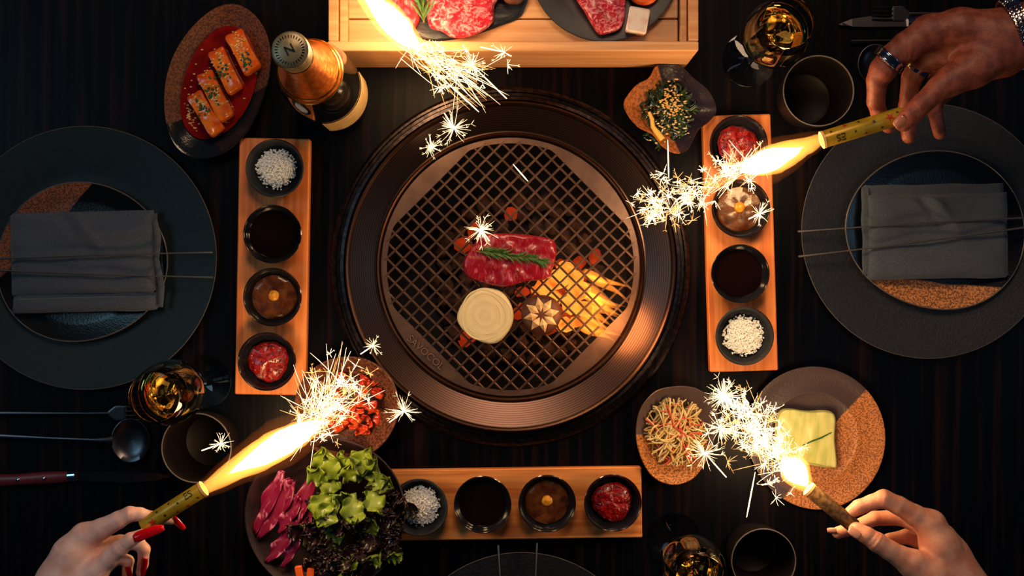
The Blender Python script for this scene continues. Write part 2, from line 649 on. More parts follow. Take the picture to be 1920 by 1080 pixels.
GC = Vector((-3, 40, 0))          # centre of the grill
table = thing('dining_table', 'dark stained wooden dining table with a round grill let into its top', 'table', (0, 0, 0))
m = MB()
R0, NA, TX, TY = 306, 128, 1500, 930
ring, edge = [], []
for i in range(NA):
    t = 2 * PI * i / NA
    c_, s_ = math.cos(t), math.sin(t)
    ring.append((GC.x + R0 * c_, GC.y + R0 * s_))
    k = min(TX / abs(c_) if abs(c_) > 1e-6 else 1e9, TY / abs(s_) if abs(s_) > 1e-6 else 1e9)
    edge.append((c_ * k, s_ * k))
vs_ = []
for z in (0, -60):
    vs_ += [(x, y, z) for x, y in ring] + [(x, y, z) for x, y in edge]
fs_ = []
for i in range(NA):
    j = (i + 1) % NA
    fs_.append((i, NA + i, NA + j, j))
    fs_.append((2 * NA + i, 2 * NA + j, 3 * NA + j, 3 * NA + i))
    fs_.append((i, j, 2 * NA + j, 2 * NA + i))
    fs_.append((NA + i, 3 * NA + i, 3 * NA + j, NA + j))
m.add(vs_, fs_)
m.build('tabletop', M_table, table, smooth=False)
for sx in (-1, 1):
    for sy in (-1, 1):
        m = MB()
        m.box((sx * 1380, sy * 820, -1260), (110, 110, 1201), bev=6)
        m.build('leg', M_table, table, smooth=False)

# ------------------------------------------------------------------ grill
grill = thing('tabletop_grill', 'round brushed steel charcoal grill sunk into the middle of the table', 'grill', GC)
m = MB()
m.lathe([(336, 1), (336, 5), (331, 8), (327, 8), (325, 5), (320, 5), (318, 9), (312, 10), (309, 4), (306, 1)], n=160, close=True)
m.build('outer_flange', M_steel_dark, grill, sharp=14)
m = MB()
m.lathe([(309, 1), (309, 12), (306, 14), (303, 12), (301, 5), (256, -11), (252, -11), (252, -22), (303, -8)], n=160, close=True)
m.build('brushed_ring', M_steel, grill, sharp=14)
m = MB()
m.lathe([(253, -27), (253, -7), (250, -5), (247, -8), (246, -29)], n=160, close=True)
m.build('inner_lip', M_steel, grill)
m = MB()
m.lathe([(252, -25), (246, -25), (240, -70), (236, -200), (0.0005, -205), (0.0005, -212), (242, -208), (252, -70)], n=96, close=True)
m.build('fire_basin', M_basin, grill)
for i in range(44):
    # row of air slots round the inside of the basin
    t = 2 * PI * i / 44
    m = MB()
    m.box((0, 0, 0), (16, 3, 5), bev=1)
    m.xform(Matrix.Translation((243 * math.cos(t), 243 * math.sin(t), -44)) @ Matrix.Rotation(t + PI / 2, 4, 'Z'))
    if i == 0:
        slot0 = m.build('air_slot', M_steel_dark, grill)
    else:
        c = slot0.copy()
        COL.objects.link(c)
        c.rotation_euler = (0, 0, t)
        c.parent = grill

grate = thing('grill_grate', 'round steel grill grate with a diamond lattice and raised lettering', 'grate', GC + Vector((0, 0, -14)))


def rin(t):
    return min(236, 213 / max(abs(math.cos(t - PI / 4)), abs(math.sin(t - PI / 4))))


m = MB()
N = 192
vs_, fs_ = [], []
for z in (0, -6):
    for i in range(N):
        t = 2 * PI * i / N
        vs_.append((243.5 * math.cos(t), 243.5 * math.sin(t), z))
    for i in range(N):
        t = 2 * PI * i / N
        r = rin(t) - 3
        vs_.append((r * math.cos(t), r * math.sin(t), z))
for i in range(N):
    j = (i + 1) % N
    fs_ += [(i, j, N + j, N + i), (2 * N + i, 3 * N + i, 3 * N + j, 2 * N + j), (i, 2 * N + i, 2 * N + j, j), (N + i, N + j, 3 * N + j, 3 * N + i)]
m.add(vs_, fs_)
m.build('rim_plate', M_grate, grate, smooth=False)
PITCH = 22.0
for d in (0, 1):
    for k in range(-9, 10):
        off = (k + 0.5 * 0) * PITCH
        hl = min(213, math.sqrt(max(0, 238 ** 2 - off ** 2))) + 1
        if abs(off) > 211:
            continue
        m = MB()
        m.box((0, 0, -5.0 - 0.6 * d), (2 * hl, 4.1, 5.4), bev=1.4)
        m.xform(Matrix.Rotation(PI / 4 + d * PI / 2, 4, 'Z') @ Matrix.Translation((0, off, 0)))
        m.build('lattice_bar', M_grate, grate)


def text_mesh(body, size, depth=1.2):
    cu = bpy.data.curves.new('t', 'FONT')
    cu.body = body
    cu.size = size
    cu.extrude = depth / 2
    cu.align_x = 'CENTER'
    cu.align_y = 'CENTER'
    cu.resolution_u = 3
    o = bpy.data.objects.new('t', cu)
    COL.objects.link(o)
    bpy.context.view_layer.update()
    me = bpy.data.meshes.new_from_object(o.evaluated_get(bpy.context.evaluated_depsgraph_get()))
    v = [tuple(q.co) for q in me.vertices]
    f = [tuple(p.vertices) for p in me.polygons]
    bpy.data.objects.remove(o)
    bpy.data.curves.remove(cu)
    bpy.data.meshes.remove(me)
    return v, f


v, f = text_mesh('SAVOCOL', 19, 3.2)
m = MB()
m.add(v, f)
# set along the chord of the lower left segment, tops towards the lattice
m.xform(Matrix.Rotation(-PI * 0.235, 4, 'Z'))
m.xform(Matrix.Translation((-160, -162, 1.4)))
m.build('raised_lettering', M_letter, grate, smooth=False)

# charcoal lumps under the grate
rc = random.Random(3)
pts = []
tries = 0
while len(pts) < 92 and tries < 9000:
    tries += 1
    a, r = rc.uniform(0, 2 * PI), 172 * math.sqrt(rc.random())
    x, y = GC.x + 18 + r * math.cos(a), GC.y - 20 + r * math.sin(a)
    if all((x - p[0]) ** 2 + (y - p[1]) ** 2 > 27 ** 2 for p in pts):
        pts.append((x, y))
for i, (x, y) in enumerate(pts):
    rr = rc.uniform(14, 20)
    m = MB()
    m.blob((0, 0, 0), rr, 0.55, seed=i, sub=2, fs=1.3, sc=(1, rc.uniform(.7, 1), .8))
    hot = (abs(x - 90) < 80 and abs(y - 0) < 70) or rc.random() < 0.06
    z = -200 + 15 + rc.uniform(0, 8)
    if hot:
        m.build('glowing_charcoal', M_hot, None, (x, y, z), rotz=rc.uniform(0, 6), label='charcoal lump glowing dull orange under the grate', cat='charcoal', group='glowing charcoal under the grate')
    else:
        m.build('charcoal', M_coal, None, (x, y, z), rotz=rc.uniform(0, 6), label='ash-grey unlit charcoal lump lying in the grill beneath the grate', cat='charcoal', group='grey charcoal under the grate')


def tongue(mb, p0, p1, w0, w1, wob=4, seed=0, n=10, seg=9):
    """flame tongue from p0 (root) to p1 (tip)"""
    p0, p1 = Vector(p0), Vector(p1)
    d = (p1 - p0)
    side = d.cross(Vector((0, 0, 1))).normalized()
    pts_, rad = [], []
    for i in range(n + 1):
        t = i / n
        p = p0 + d * t + side * wob * math.sin(t * 5 + seed) * t
        pts_.append(p)
        prof = math.sin(PI * min(1, (t * 0.9 + 0.1)) ** 0.75) ** 0.8
        rad.append(max(0.4, (w0 * (1 - t) + w1 * t) * prof))
    mb.tube(pts_, rad, n=seg)


fl = thing('charcoal_fire', 'orange fire licking up through the grate beside the steak and mushroom', 'fire', V(1060, 550, -150))
fo = V(1060, 550, -150)
rf = random.Random(11)
for i, (u, v_, z0, r_) in enumerate([(1045, 525, -60, 30), (1062, 505, -60, 24), (1020, 540, -60, 24), (1085, 545, -60, 30), (1070, 570, -60, 26), (1062, 610, -55, 22), (1035, 560, -70, 26),
                                     (1076, 520, -55, 24), (1095, 580, -60, 24), (1080, 605, -60, 16), (1004, 545, -60, 12)]):
    m = MB()
    m.blob(V(u, v_, z0) - fo, r_ * 0.8, 0.5, seed=i + 20, sub=2, fs=1.2, sc=(1, .8, 1.2))
    m.build('flame_heart', M_flame2, fl, sharp=None)
for i in range(15):
    u, v_ = rf.uniform(1082, 1112), 508 + 7.5 * i + rf.uniform(-6, 6)
    L_ = rf.uniform(55, 100)
    a = math.radians(rf.uniform(16, 34))
    m = MB()
    tongue(m, V(u, v_, -60) - fo, V(u + L_ * math.cos(a), v_ + L_ * math.sin(a) * .9, rf.uniform(10, 45)) - fo, rf.uniform(7, 12), rf.uniform(2, 4), seed=i)
    m.build('flame_tongue', M_flame, fl, sharp=None)
point('fire_light', V(1070, 550, -70), 0.55, (1.0, 0.42, 0.12), 0.025)
point('fire_light', V(1150, 600, 50), 0.35, (1.0, 0.42, 0.12), 0.025)

# ------------------------------------------------------------------ food on the grate
ZG = -12
loc = V(956, 487, 0)
m = MB()
m.puck(outline([(905, 440), (950, 437), (1000, 441), (1036, 449), (1044, 470), (1036, 505), (1028, 522), (985, 528), (945, 538), (905, 530), (875, 518), (868, 492), (885, 462)], 10, loc), 24, 0, rings=12, amp=5, fs=.06, dome=2, n=104)
m.build('beef_steak', M_meat, None, loc + Vector((0, 0, ZG)), label='raw red marbled steak lying on the grill grate', cat='steak')


def rosemary(name, pts_, z, label, nl=46, ln=14, seed=0, wd=1.5):
    r = random.Random(seed)
    P = [V(u, v, z) for u, v in pts_]
    loc = P[0].copy()
    P = [p - loc for p in P]
    t_ = thing(name, label, 'herb', loc)
    m = MB()
    m.tube(P, [1.6] * (len(P) - 1) + [0.8], n=6)
    m.build('stem', M_stem, t_)
    m = MB()
    for i in range(nl):
        t = 0.04 + 0.96 * i / nl
        k = t * (len(P) - 1)
        a = min(int(k), len(P) - 2)
        p = P[a].lerp(P[a + 1], k - a)
        d = (P[a + 1] - P[a]).normalized()
        sd = d.cross(Vector((0, 0, 1)))
        ang = (1 if i % 2 else -1) * r.uniform(.25, .7)
        dd = (d * math.cos(ang) + sd * math.sin(ang) + Vector((0, 0, r.uniform(-.1, .5)))).normalized()
        L_ = ln * r.uniform(.7, 1.2) * (1 - 0.35 * t)
        m.tube([p, p + dd * L_ * .5 + Vector((0, 0, .8)), p + dd * L_], [wd * .7, wd, .3], n=5, flat=.6)
    m.build('needles', M_rosemary, t_, kind='stuff')
    return t_


rosemary('rosemary_sprig', [(893, 471), (930, 474), (965, 482), (1000, 484), (1022, 492)], 16, 'green rosemary sprig lying across the steak on the grate', nl=90, ln=24, seed=2, wd=1.9)

loc = V(910, 591, 0)
m = MB()
m.puck(outline([(907, 539), (940, 547), (960, 575), (961, 607), (940, 638), (915, 645), (880, 630), (858, 604), (861, 578), (884, 549)], 8, loc), 18, 0, rings=14, amp=1, dome=1, n=100)
on = m.build('onion_slice', M_onion, None, loc + Vector((0, 0, ZG)), label='thick round slice of white onion on the grate', cat='onion')
for k, r_ in enumerate((46, 38, 29, 20, 11)):
    m = MB()
    m.lathe([(r_ - 1.6, 17.6), (r_ - .6, 18.9), (r_ + .6, 19.0), (r_ + 1.6, 17.8)], n=64, close=True, c=(0, 1, 0), fr=lambda t, k=k: 1 + .05 * math.cos(3 * t + k))
    m.build('onion_ring', M_onion, on)

loc = V(1015, 590, 0)
mush = thing('shiitake_mushroom', 'brown mushroom cap with a pale star cut in it on the grate', 'mushroom', loc + Vector((0, 0, ZG)))
m = MB()
m.lathe([(.001, 2), (14, 2), (34, 6), (38, 11), (36, 17), (28, 23), (16, 27), (.001, 28)], n=48, fr=lambda t: 1 + .03 * math.sin(3 * t))
m.build('cap', M_cap, mush)
for k in range(8):
    a = k * PI / 4 + 0.2
    m = MB()
    r_ = 34
    ca, sa = math.cos(a), math.sin(a)
    def q(l, s, z):
        return (ca * l - sa * s, sa * l + ca * s, z)
    m.add([q(1, 0, 26), q(19, -7.5, 27.5), q(r_, 0, 20), q(19, 7.5, 27.5), q(19, 0, 32), q(17, 0, 18)],
          [(0, 1, 4), (1, 2, 4), (2, 3, 4), (3, 0, 4), (1, 0, 5), (2, 1, 5), (3, 2, 5), (0, 3, 5)])
    m.build('star_petal', M_star, mush, smooth=False)

# ------------------------------------------------------------------ plates
def plate_profile(r, h, t=4, flat=0.62, lip=0.0):
    return [(.001, 0), (r * flat, 0), (r * (flat + .12), h * .25), (r * .97, h * .92 - t), (r, h - t * .4), (r * .995, h), (r * .975, h), (r * (flat + .11), h * .25 + t), (r * flat * .97, t), (.001, t)]


def charger(u, v, r, material, label, h=16):
    loc = V(u, v, 0)
    m = MB()
    m.lathe([(.001, 0), (r * .6, 0), (r * .66, 3), (r * .97, h - 4), (r, h - 1.5), (r * .994, h), (r * .982, h - .6), (r * .70, 7), (r * .66, 4.5), (r * .6, 4), (.001, 4)], n=128)
    o = m.build('charger_plate', material, None, loc, label=label, cat='plate')
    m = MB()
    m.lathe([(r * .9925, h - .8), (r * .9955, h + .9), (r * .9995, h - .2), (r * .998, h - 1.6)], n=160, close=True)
    m.build('rim', M_rimlight, o)  # lip highlight painted as a thin paler ring
    return o


charger(164, 484, 246, M_charger, 'large round matte slate-blue charger plate at the left, under the other plate')
charger(1737, 434, 238, M_charger2, 'large round rough-textured dark charger plate at the right, under the other plate')
charger(978, 1268, 236, M_charger2, 'dark charger plate at the bottom edge, below the horizontal sauce board')


def side_plate(u, v, rx, ry, material, label, h=14, seed=0, z=5, name='side_plate', amp=.03, freq=2):
    loc = V(u, v, z)
    m = MB()
    r = rx
    m.lathe([(.001, 0), (r * .55, 0), (r * .75, 2), (r * .97, h - 3), (r, h - 1), (r * .99, h + .5), (r * .965, h - .5), (r * .80, 5.5), (r * .74, 4), (r * .55, 3.2), (.001, 3)], n=96,
            fr=lambda t: 1 + amp * math.sin(freq * t + seed) + amp * .6 * math.sin(3 * t + seed * 2), sy=ry / rx)
    o = m.build(name, material, None, loc, label=label, cat='plate')
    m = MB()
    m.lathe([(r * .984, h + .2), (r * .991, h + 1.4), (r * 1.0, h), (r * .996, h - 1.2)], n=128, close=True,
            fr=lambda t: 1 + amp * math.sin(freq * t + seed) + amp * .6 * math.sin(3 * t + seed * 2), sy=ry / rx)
    m.build('rim', M_rimlight, o)  # thin pale ring added as the painted highlight of the edge
    return o


M_dip_l = mat('dipped_stoneware_left', (130, 74, 40), (66, 36, 24), rough=0.55, scale=(520, 520, 520), detail=2, ramp=(.42, .58), bump=0.12, split=((10, 12, 16), 0.2, (0.70, -0.71), -90))
M_dip_r = mat('dipped_stoneware_right', (200, 130, 70), (106, 62, 34), rough=0.5, scale=(520, 520, 520), detail=2, ramp=(.42, .58), bump=0.12, split=((8, 14, 26), 0.22, (0.10, 0.99), -96))
side_plate(156, 492, 156, 153, M_dip_l, 'round stoneware plate, half speckled brown and half black glaze, on the left charger', seed=1)
side_plate(1752, 432, 164, 152, M_dip_r, 'round stoneware plate with a speckled lower edge, on the right charger', seed=2.3)
side_plate(978, 1290, 150, 150, M_black, 'black plate at the bottom edge, on the lower charger', seed=.4)


# napkins: layers of folded twill
def fold(mb, x0, x1, y0, y1, z, t, seed, amp=3.0, roll=0.0, nx=56, ny=34):
    cx, cy, hx, hy = (x0 + x1) / 2, (y0 + y1) / 2, (x1 - x0) / 2, (y1 - y0) / 2

    def fn_top(a, b):
        x, y = a * 2 - 1, b * 2 - 1
        e = (1 - abs(x) ** 14) ** .5 * (1 - abs(y) ** 10) ** .5 if abs(x) < 1 and abs(y) < 1 else 0
        X = cx + x * hx + 2.2 * mnoise.noise(Vector((y * 2.2, seed, 1)))
        Y = cy + y * hy + 2.6 * mnoise.noise(Vector((x * 2.2, seed, 5)))
        n1 = mnoise.noise(Vector((X * .012 + seed, Y * .03, seed)))
        crease = max(0, 1 - abs((x * .8 + .35 * y - .25) / .09)) * 3.2 - max(0, 1 - abs((x * .8 + .35 * y - .10) / .07)) * 2.6
        crease *= max(0, min(1, (y + .2)))
        return (X, Y, z + t * e + e * (amp * n1 + crease * amp * .3) + e * roll * (1 - y * y))
    top = [[fn_top(i / nx, j / ny) for j in range(ny + 1)] for i in range(nx + 1)]
    vs_, fs_ = [], []
    W = ny + 1
    for i in range(nx + 1):
        vs_ += top[i]
    O = len(vs_)
    for i in range(nx + 1):
        vs_ += [(p[0], p[1], z) for p in top[i]]
    for i in range(nx):
        for j in range(ny):
            a = i * W + j
            fs_.append((a, a + W, a + W + 1, a + 1))
            fs_.append((O + a, O + a + 1, O + a + W + 1, O + a + W))
    for i in range(nx):
        for j, s_ in ((0, 1), (ny, -1)):
            a = i * W + j
            q_ = (a, O + a, O + a + W, a + W)
            fs_.append(q_[::s_])
    for j in range(ny):
        for i, s_ in ((0, -1), (nx, 1)):
            a = i * W + j
            q_ = (a, O + a, O + a + 1, a + 1)
            fs_.append(q_[::s_])
    mb.add(vs_, fs_)


nz = 19
loc = V(158, 490, nz)
nap = thing('folded_napkin', 'grey twill napkin folded square, lower edge rolled, on the left place setting', 'napkin', loc, rotz=math.radians(1.3))
m = MB(); fold(m, -135, 138, -93, 86, 0, 9, 3, amp=1.5); m.build('under_fold', M_napkin, nap, sharp=None)
m = MB(); fold(m, -133, 134, -60, 92, 8, 12, 1, amp=9); m.build('top_fold', M_napkin, nap, sharp=None)
m = MB(); fold(m, -130, 134, -94, -66, 8, 8, 2, amp=1, roll=5); m.build('rolled_edge', M_napkin, nap, sharp=None)
m = MB()
m.tube([(136, 72, 12), (142, 40, 14), (138, 0, 13), (146, -50, 12), (143, -88, 9)], [5, 6, 5, 6, 4], n=8)
m.build('selvedge', M_napkin, nap)
loc = V(1752, 434, nz)
nap = thing('folded_napkin', 'dark grey napkin folded into a rectangle on the right place setting', 'napkin', loc, rotz=math.radians(1.0))
m = MB(); fold(m, -134, 130, -72, 88, 0, 9, 8, amp=1.5); m.build('under_fold', M_napkin, nap, sharp=None)
m = MB(); fold(m, -128, 133, -88, 70, 8, 13, 6, amp=8); m.build('top_fold', M_napkin, nap, sharp=None)
m = MB(); fold(m, -136, -122, -78, 84, 4, 8, 9, amp=1, nx=14); m.build('selvedge', M_napkin, nap, sharp=None)


def tweezers(tips, joint, z, label):
    """long steel tongs: two thin arms from a joint to two bent tips"""
    jl = V(joint[0], joint[1], z)
    t_ = thing('tweezer_tongs', label, 'tongs', jl)
    for k, (u, v) in enumerate(tips):
        tip = V(u, v, z - 8) - jl
        sd = 1 if k else -1
        m = MB()
        L_ = tip.length
        d = tip.normalized()
        nrm = d.cross(Vector((0, 0, 1)))
        if nrm.dot(tip - (V(*tips[1 - k], z) - jl)) < 0:
            nrm = -nrm
        pts_ = [d * 0 + nrm * 1.5]
        for q_ in (.2, .4, .6, .8, .93):
            pts_.append(d * L_ * q_ + nrm * 3.0 * math.sin(PI * q_) + Vector((0, 0, 2 * math.sin(PI * q_))))
        pts_.append(tip)
        m.tube(pts_, [2.2, 2.0, 1.8, 1.6, 1.4, 1.4, 2.0], n=8, flat=1.8)
        m.build('arm', M_tong, t_)
    m = MB()
    m.tube([Vector((0, 0, 0)) - d * 20, Vector((0, 0, 0)), d * 14], [4.5, 5, 4.5], n=10)
    m.build('joint', M_cutlery, t_)
    return t_


tweezers([(399, 473), (399, 520)], (-210, 496), 50, 'steel tweezer tongs lying across the left napkin, tips pointing to the grill')
tweezers([(1496, 434), (1497, 481)], (2090, 402), 50, 'steel tweezer tongs lying across the right napkin, tips pointing to the grill')
tweezers([(934, 1022), (1007, 1018)], (975, 1560), 40, 'steel tweezer tongs on the lower charger, tips pointing up to the sauce board')

# ------------------------------------------------------------------ sauce boards and bowls
def board(corner_c, wd, ht, rot, material, label):
    loc = V(corner_c[0], corner_c[1], 12)
    loc.z = 0
    m = MB()
    m.box((0, 0, 0), (wd, ht, 25), bev=2)
    return m.build('sauce_board', material, None, loc, rotz=math.radians(rot), smooth=False, label=label, cat='board')


board((513, 500), 131, 476, -1.0, M_wood, 'upright light wooden board with four sauce bowls, left of the grill')
board((1386, 456), 126, 476, 1.7, M_wood, 'upright light wooden board with four sauce bowls, right of the grill')
board((966, 943), 470, 131, 0.8, M_wood_h, 'horizontal light wooden board with four sauce bowls, below the grill')


def scatter_salt(mb, n, R, seed, z0, peak):
    r = random.Random(seed)
    for i in range(n):
        a = r.uniform(0, 2 * PI)
        q_ = math.sqrt(r.random())
        rr = R * q_ * r.uniform(.9, 1.08)
        z = z0 + peak * max(0, 1 - q_ ** 2) + r.uniform(-1, 2)
        s_ = r.uniform(1.2, 2.6)
        M_ = Matrix.Translation((rr * math.cos(a), rr * math.sin(a), z)) @ Euler((r.uniform(0, 3), r.uniform(0, 3), r.uniform(0, 3))).to_matrix().to_4x4()
        q8 = [M_ @ Vector((x * s_ * .9, y * s_ * .6, zz * s_ * .5)) for x in (-1, 1) for y in (-1, 1) for zz in (-1, 1)]
        mb.add(q8, [(0, 1, 3, 2), (4, 6, 7, 5), (0, 4, 5, 1), (2, 3, 7, 6), (0, 2, 6, 4), (1, 5, 7, 3)])


SB = {}


def sauce_bowl(u, v, r_, content, where, matte=False, seed=0):
    zb = 25
    loc = V(u, v, zb + 32)
    loc.z = zb
    names = {'salt': 'coarse white salt', 'soy': 'dark soy sauce', 'miso': 'brown sauce with a mustard dot', 'chili': 'red chili paste'}
    lab = ('matte' if matte else 'glossy') + ' black bowl holding %s on the %s board' % (names[content], where)
    k = r_ / 55 / (1 / (1 - 57 / H))
    m = MB()
    m.lathe([(.001, 0), (30 * k, 0), (31 * k, 2.5), (42 * k, 7), (51 * k, 18), (54.5 * k, 31), (55 * k, 33), (53.6 * k, 34.2), (52 * k, 33), (48 * k, 19), (40 * k, 10), (28 * k, 6.5), (.001, 6)], n=64)
    m.build('sauce_bowl', M_black_matte if matte else M_black, None, loc, label=lab, cat='bowl')
    lz = loc + Vector((0, 0, 6.2))
    ri = random.Random(seed)
    if content == 'soy':
        m = MB()
        m.lathe([(.001, 1), (28 * k, 1.5), (39 * k, 4.5), (44.5 * k, 9.5), (44 * k, 10.2), (.001, 10)], n=48)
        m.build('soy_sauce', M_soy, None, lz, label='dark soy sauce filling the bowl on the %s board' % where, cat='sauce')
    elif content == 'miso':
        t_ = thing('brown_sauce', 'brown sauce with a yellow dot in the middle, on the %s board' % where, 'sauce', lz)
        m = MB()
        m.lathe([(.001, 1), (28 * k, 1.5), (38 * k, 4), (43 * k, 8), (41 * k, 10.5), (30 * k, 11.5), (20 * k, 11), (.001, 12)], n=48, wob=lambda t, r: .8 * math.sin(5 * t + r * .3) if r > 10 else 0)
        m.build('sauce', M_miso, t_)
        m = MB()
        m.blob((0, 3, 13), 10, .12, seed=seed, sub=3, sc=(1, 1, .5))
        m.blob((1, 4, 16.5), 5.5, .15, seed=seed + 1, sub=3, sc=(1, 1, .5))
        m.build('mustard_dot', M_mustard, t_)
    elif content == 'chili':
        m = MB()
        R_ = 38 * k
        m.lathe([(.001, 1), (24 * k, 1), (35 * k, 4), (38 * k, 9), (34 * k, 14), (24 * k, 17), (12, 18.5), (.001, 19)], n=72,
                fr=lambda t: 1 + .05 * math.sin(3 * t + seed) + .02 * math.sin(11 * t), wob=lambda t, r: 1.2 * math.sin(4 * t + r * .5) if r > 5 else 0)
        ch = m.build('chili_paste', M_chili, None, lz, label='mound of glossy red chili paste in a bowl on the %s board' % where, cat='sauce')
        m = MB()
        for i in range(70):
            a, q_ = ri.uniform(0, 6.28), math.sqrt(ri.random()) * .9
            m.blob((R_ * q_ * math.cos(a), R_ * q_ * math.sin(a), 18.5 - 6 * q_ ** 3), ri.uniform(1.0, 2.3), .3, seed=i, sub=1)
        m.build('chili_flakes', M_chili, ch, kind='stuff')
    else:
        m = MB()
        R_ = 36 * k
        m.lathe([(.001, 1), (24 * k, 1), (32 * k, 4), (30 * k, 9), (24 * k, 13), (14, 16), (.001, 17)], n=40, fr=lambda t: 1 + .06 * math.sin(3 * t + seed))
        scatter_salt(m, 750, R_ * 1.04, seed, 7, 12)
        m.build('salt_pile', M_salt, None, lz, smooth=False, label='heap of coarse white salt crystals in a bowl on the %s board' % where, cat='salt', kind='stuff')


for (u, v, c_, mt) in ((515.5, 315.5, 'salt', True), (511, 439, 'soy', False), (511, 557, 'miso', False), (500.5, 678, 'chili', False)):
    sauce_bowl(u, v, 55, c_, 'left', mt, seed=int(v))
for (u, v, c_, mt) in ((1385, 271, 'chili', False), (1389, 391, 'miso', False), (1388, 513, 'soy', False), (1396, 630, 'salt', True)):
    sauce_bowl(u, v, 55, c_, 'right', mt, seed=int(v))
for (u, v, c_, mt) in ((786, 951, 'salt', True), (905, 946, 'soy', False), (1026, 944, 'miso', False), (1149, 943, 'chili', False)):
    sauce_bowl(u, v, 54, c_, 'bottom', mt, seed=int(u))

# ------------------------------------------------------------------ oval dish with braised radish
loc = V(410, 156, 20); loc.z = 0
RO = math.radians(71)
M_dip_o = mat('dipped_stoneware_oval', (120, 66, 40), (64, 38, 30), rough=0.55, scale=(420, 420, 420), detail=2, ramp=(.42, .58), bump=0.12, split=((24, 30, 36), 0.15, (0.35, -0.94), 36))
m = MB()
m.lathe([(.001, 0), (88, 0), (95, 3), (118, 14), (140, 26), (146, 34), (144, 36.5), (139, 35), (131, 28), (126, 27), (113, 17), (108, 16), (92, 8), (.001, 5)], n=112, sy=.64, rot=RO,
        fr=lambda t: 1 + .015 * math.sin(2 * t + 1) + .01 * math.sin(5 * t))
m.build('oval_dish', M_dip_o, None, loc, label='deep oval brown and black dish of radish in red broth beside the bottle', cat='dish')
m = MB()
m.lathe([(.001, 6), (90, 9), (107, 17), (109, 20), (.001, 20)], n=96, sy=.60, rot=RO, fr=lambda t: 1 + .02 * math.sin(3 * t))
m.build('red_broth', M_redsauce, None, loc, label='deep red broth pooled in the oval dish', cat='sauce')
rads = [((387, 213), 30, 84, 29, 'with sesame on its upper end, nearest the dish bottom'), ((405, 180), 31, 94, 24, 'second from the dish bottom, longest of the four'),
        ((424, 133), 31, 84, 24, 'third from the dish bottom, thick with herbs'), ((457, 98), 35, 80, 25, 'at the top of the row, widest of the four')]
dish_loc = loc
for i, ((u, v), wd, ln, rot, tail) in enumerate(rads):
    lo = V(u, v, 34); lo.z = 20
    m = MB()
    m.puck([(-wd * .5, -ln * .5), (0, -ln * .52), (wd * .48, -ln * .47), (wd * .5, -ln * .2), (wd * .48, 0), (wd * .5, ln * .3), (wd * .5, ln * .5), (0, ln * .51), (-wd * .5, ln * .5), (-wd * .5, ln * .2), (-wd * .52, -ln * .2)], 26, 0, rings=8, amp=3, fs=.05, seed=i, n=66)
    o = m.build('braised_radish', M_radish, None, lo, rotz=math.radians(rot + 3), label='orange braised radish block %s' % tail, cat='radish', group='braised radish blocks in the oval dish')
    r = random.Random(i + 50)
    m = MB()
    for k in range(46):
        a = (r.gauss(0, wd * .2), r.gauss(ln * (.22, .05, .15, .1)[i], ln * .17))
        m.blob((a[0], a[1], 26.8), r.uniform(1.4, 2.4), .2, seed=k, sub=1, sc=(1.4, .8, .5))
    m.build('sesame_seeds', M_seed, o, kind='stuff')
    m = MB()
    for k in range(22):
        a = (r.gauss(0, wd * .2), r.gauss(ln * (.1, .12, .0, -.2)[i], ln * .14))
        m.blob((a[0], a[1], 27.2), r.uniform(1.8, 3), .4, seed=k + 9, sub=1, sc=(1, 1, .5))
    m.build('chopped_herb', M_herb, o, kind='stuff')
m = MB()
r = random.Random(77)
for k in range(120):
    if k < 70:
        p = V(353 + r.gauss(0, 8), 225 + r.gauss(0, 17), 21)
    else:
        p = V(410 + r.gauss(0, 42), 155 + r.gauss(0, 55), 21)
    q_ = p - dish_loc
    a = Vector((q_.x * math.cos(-RO) - q_.y * math.sin(-RO), q_.x * math.sin(-RO) + q_.y * math.cos(-RO)))
    if (a.x / 100) ** 2 + (a.y / 60) ** 2 < 1:
        m.blob((q_.x, q_.y, 20.8), r.uniform(1.3, 2.1), .2, seed=k, sub=1, sc=(1.4, .8, .5))
m.build('sesame_seeds', M_seed, None, dish_loc, label='loose sesame seeds floating on the red broth in the oval dish', cat='sesame', kind='stuff')

# ------------------------------------------------------------------ bottle
bl = V(628, 184, 0)
_n0 = None
bot = thing('wine_bottle', 'dark sparkling-wine bottle with copper foil neck and embossed cap', 'bottle', bl)
m = MB()
m.lathe([(.001, 6), (40, 4), (58, 0), (63, 4), (65, 14), (66, 190), (64, 240), (57, 285), (44, 330), (34, 365), (27, 400), (24, 440), (23, 478), (.001, 479)], n=72)
m.build('bottle_body', M_bottle, bot)
m = MB()
m.lathe([(53.5, 303), (54.5, 306), (49, 322), (46.5, 330), (37, 366), (30, 398), (26.5, 440), (26, 470), (23.5, 470), (24.5, 440), (28, 398), (35, 364), (45, 326)], n=72, close=True, wob=lambda t, r: 1.2 * math.sin(9 * t))
m.build('neck_foil', M_foil, bot)
for (r_, z) in ((53.5, 309), (49.5, 322)):
    m = MB()
    m.lathe([(r_, z - 1.5), (r_ + 1.6, z), (r_, z + 1.5), (r_ - 1.5, z)], n=72, close=True)
    m.build('foil_band', M_gold, bot)
m = MB()
m.lathe([(24, 455), (27.5, 462), (28, 474), (27, 486), (29, 492), (29.5, 499), (27.5, 505), (23, 507.5), (.001, 508.2)], n=64)
m.build('crown_cap', M_capm, bot)
m = MB()
for i in range(30):
    t = 2 * PI * i / 30
    m.tube([(18.5 * math.cos(t), 18.5 * math.sin(t), 509), (22.5 * math.cos(t), 22.5 * math.sin(t), 508.2)], .7, n=5)
m.build('embossed_ticks', M_chrome, bot)
v, f = text_mesh('N', 20, 1.6)
m = MB(); m.add(v, f)
m.xform(Matrix.Translation((0, 0, 509.5)) @ Matrix.Rotation(.5, 4, 'Z'))
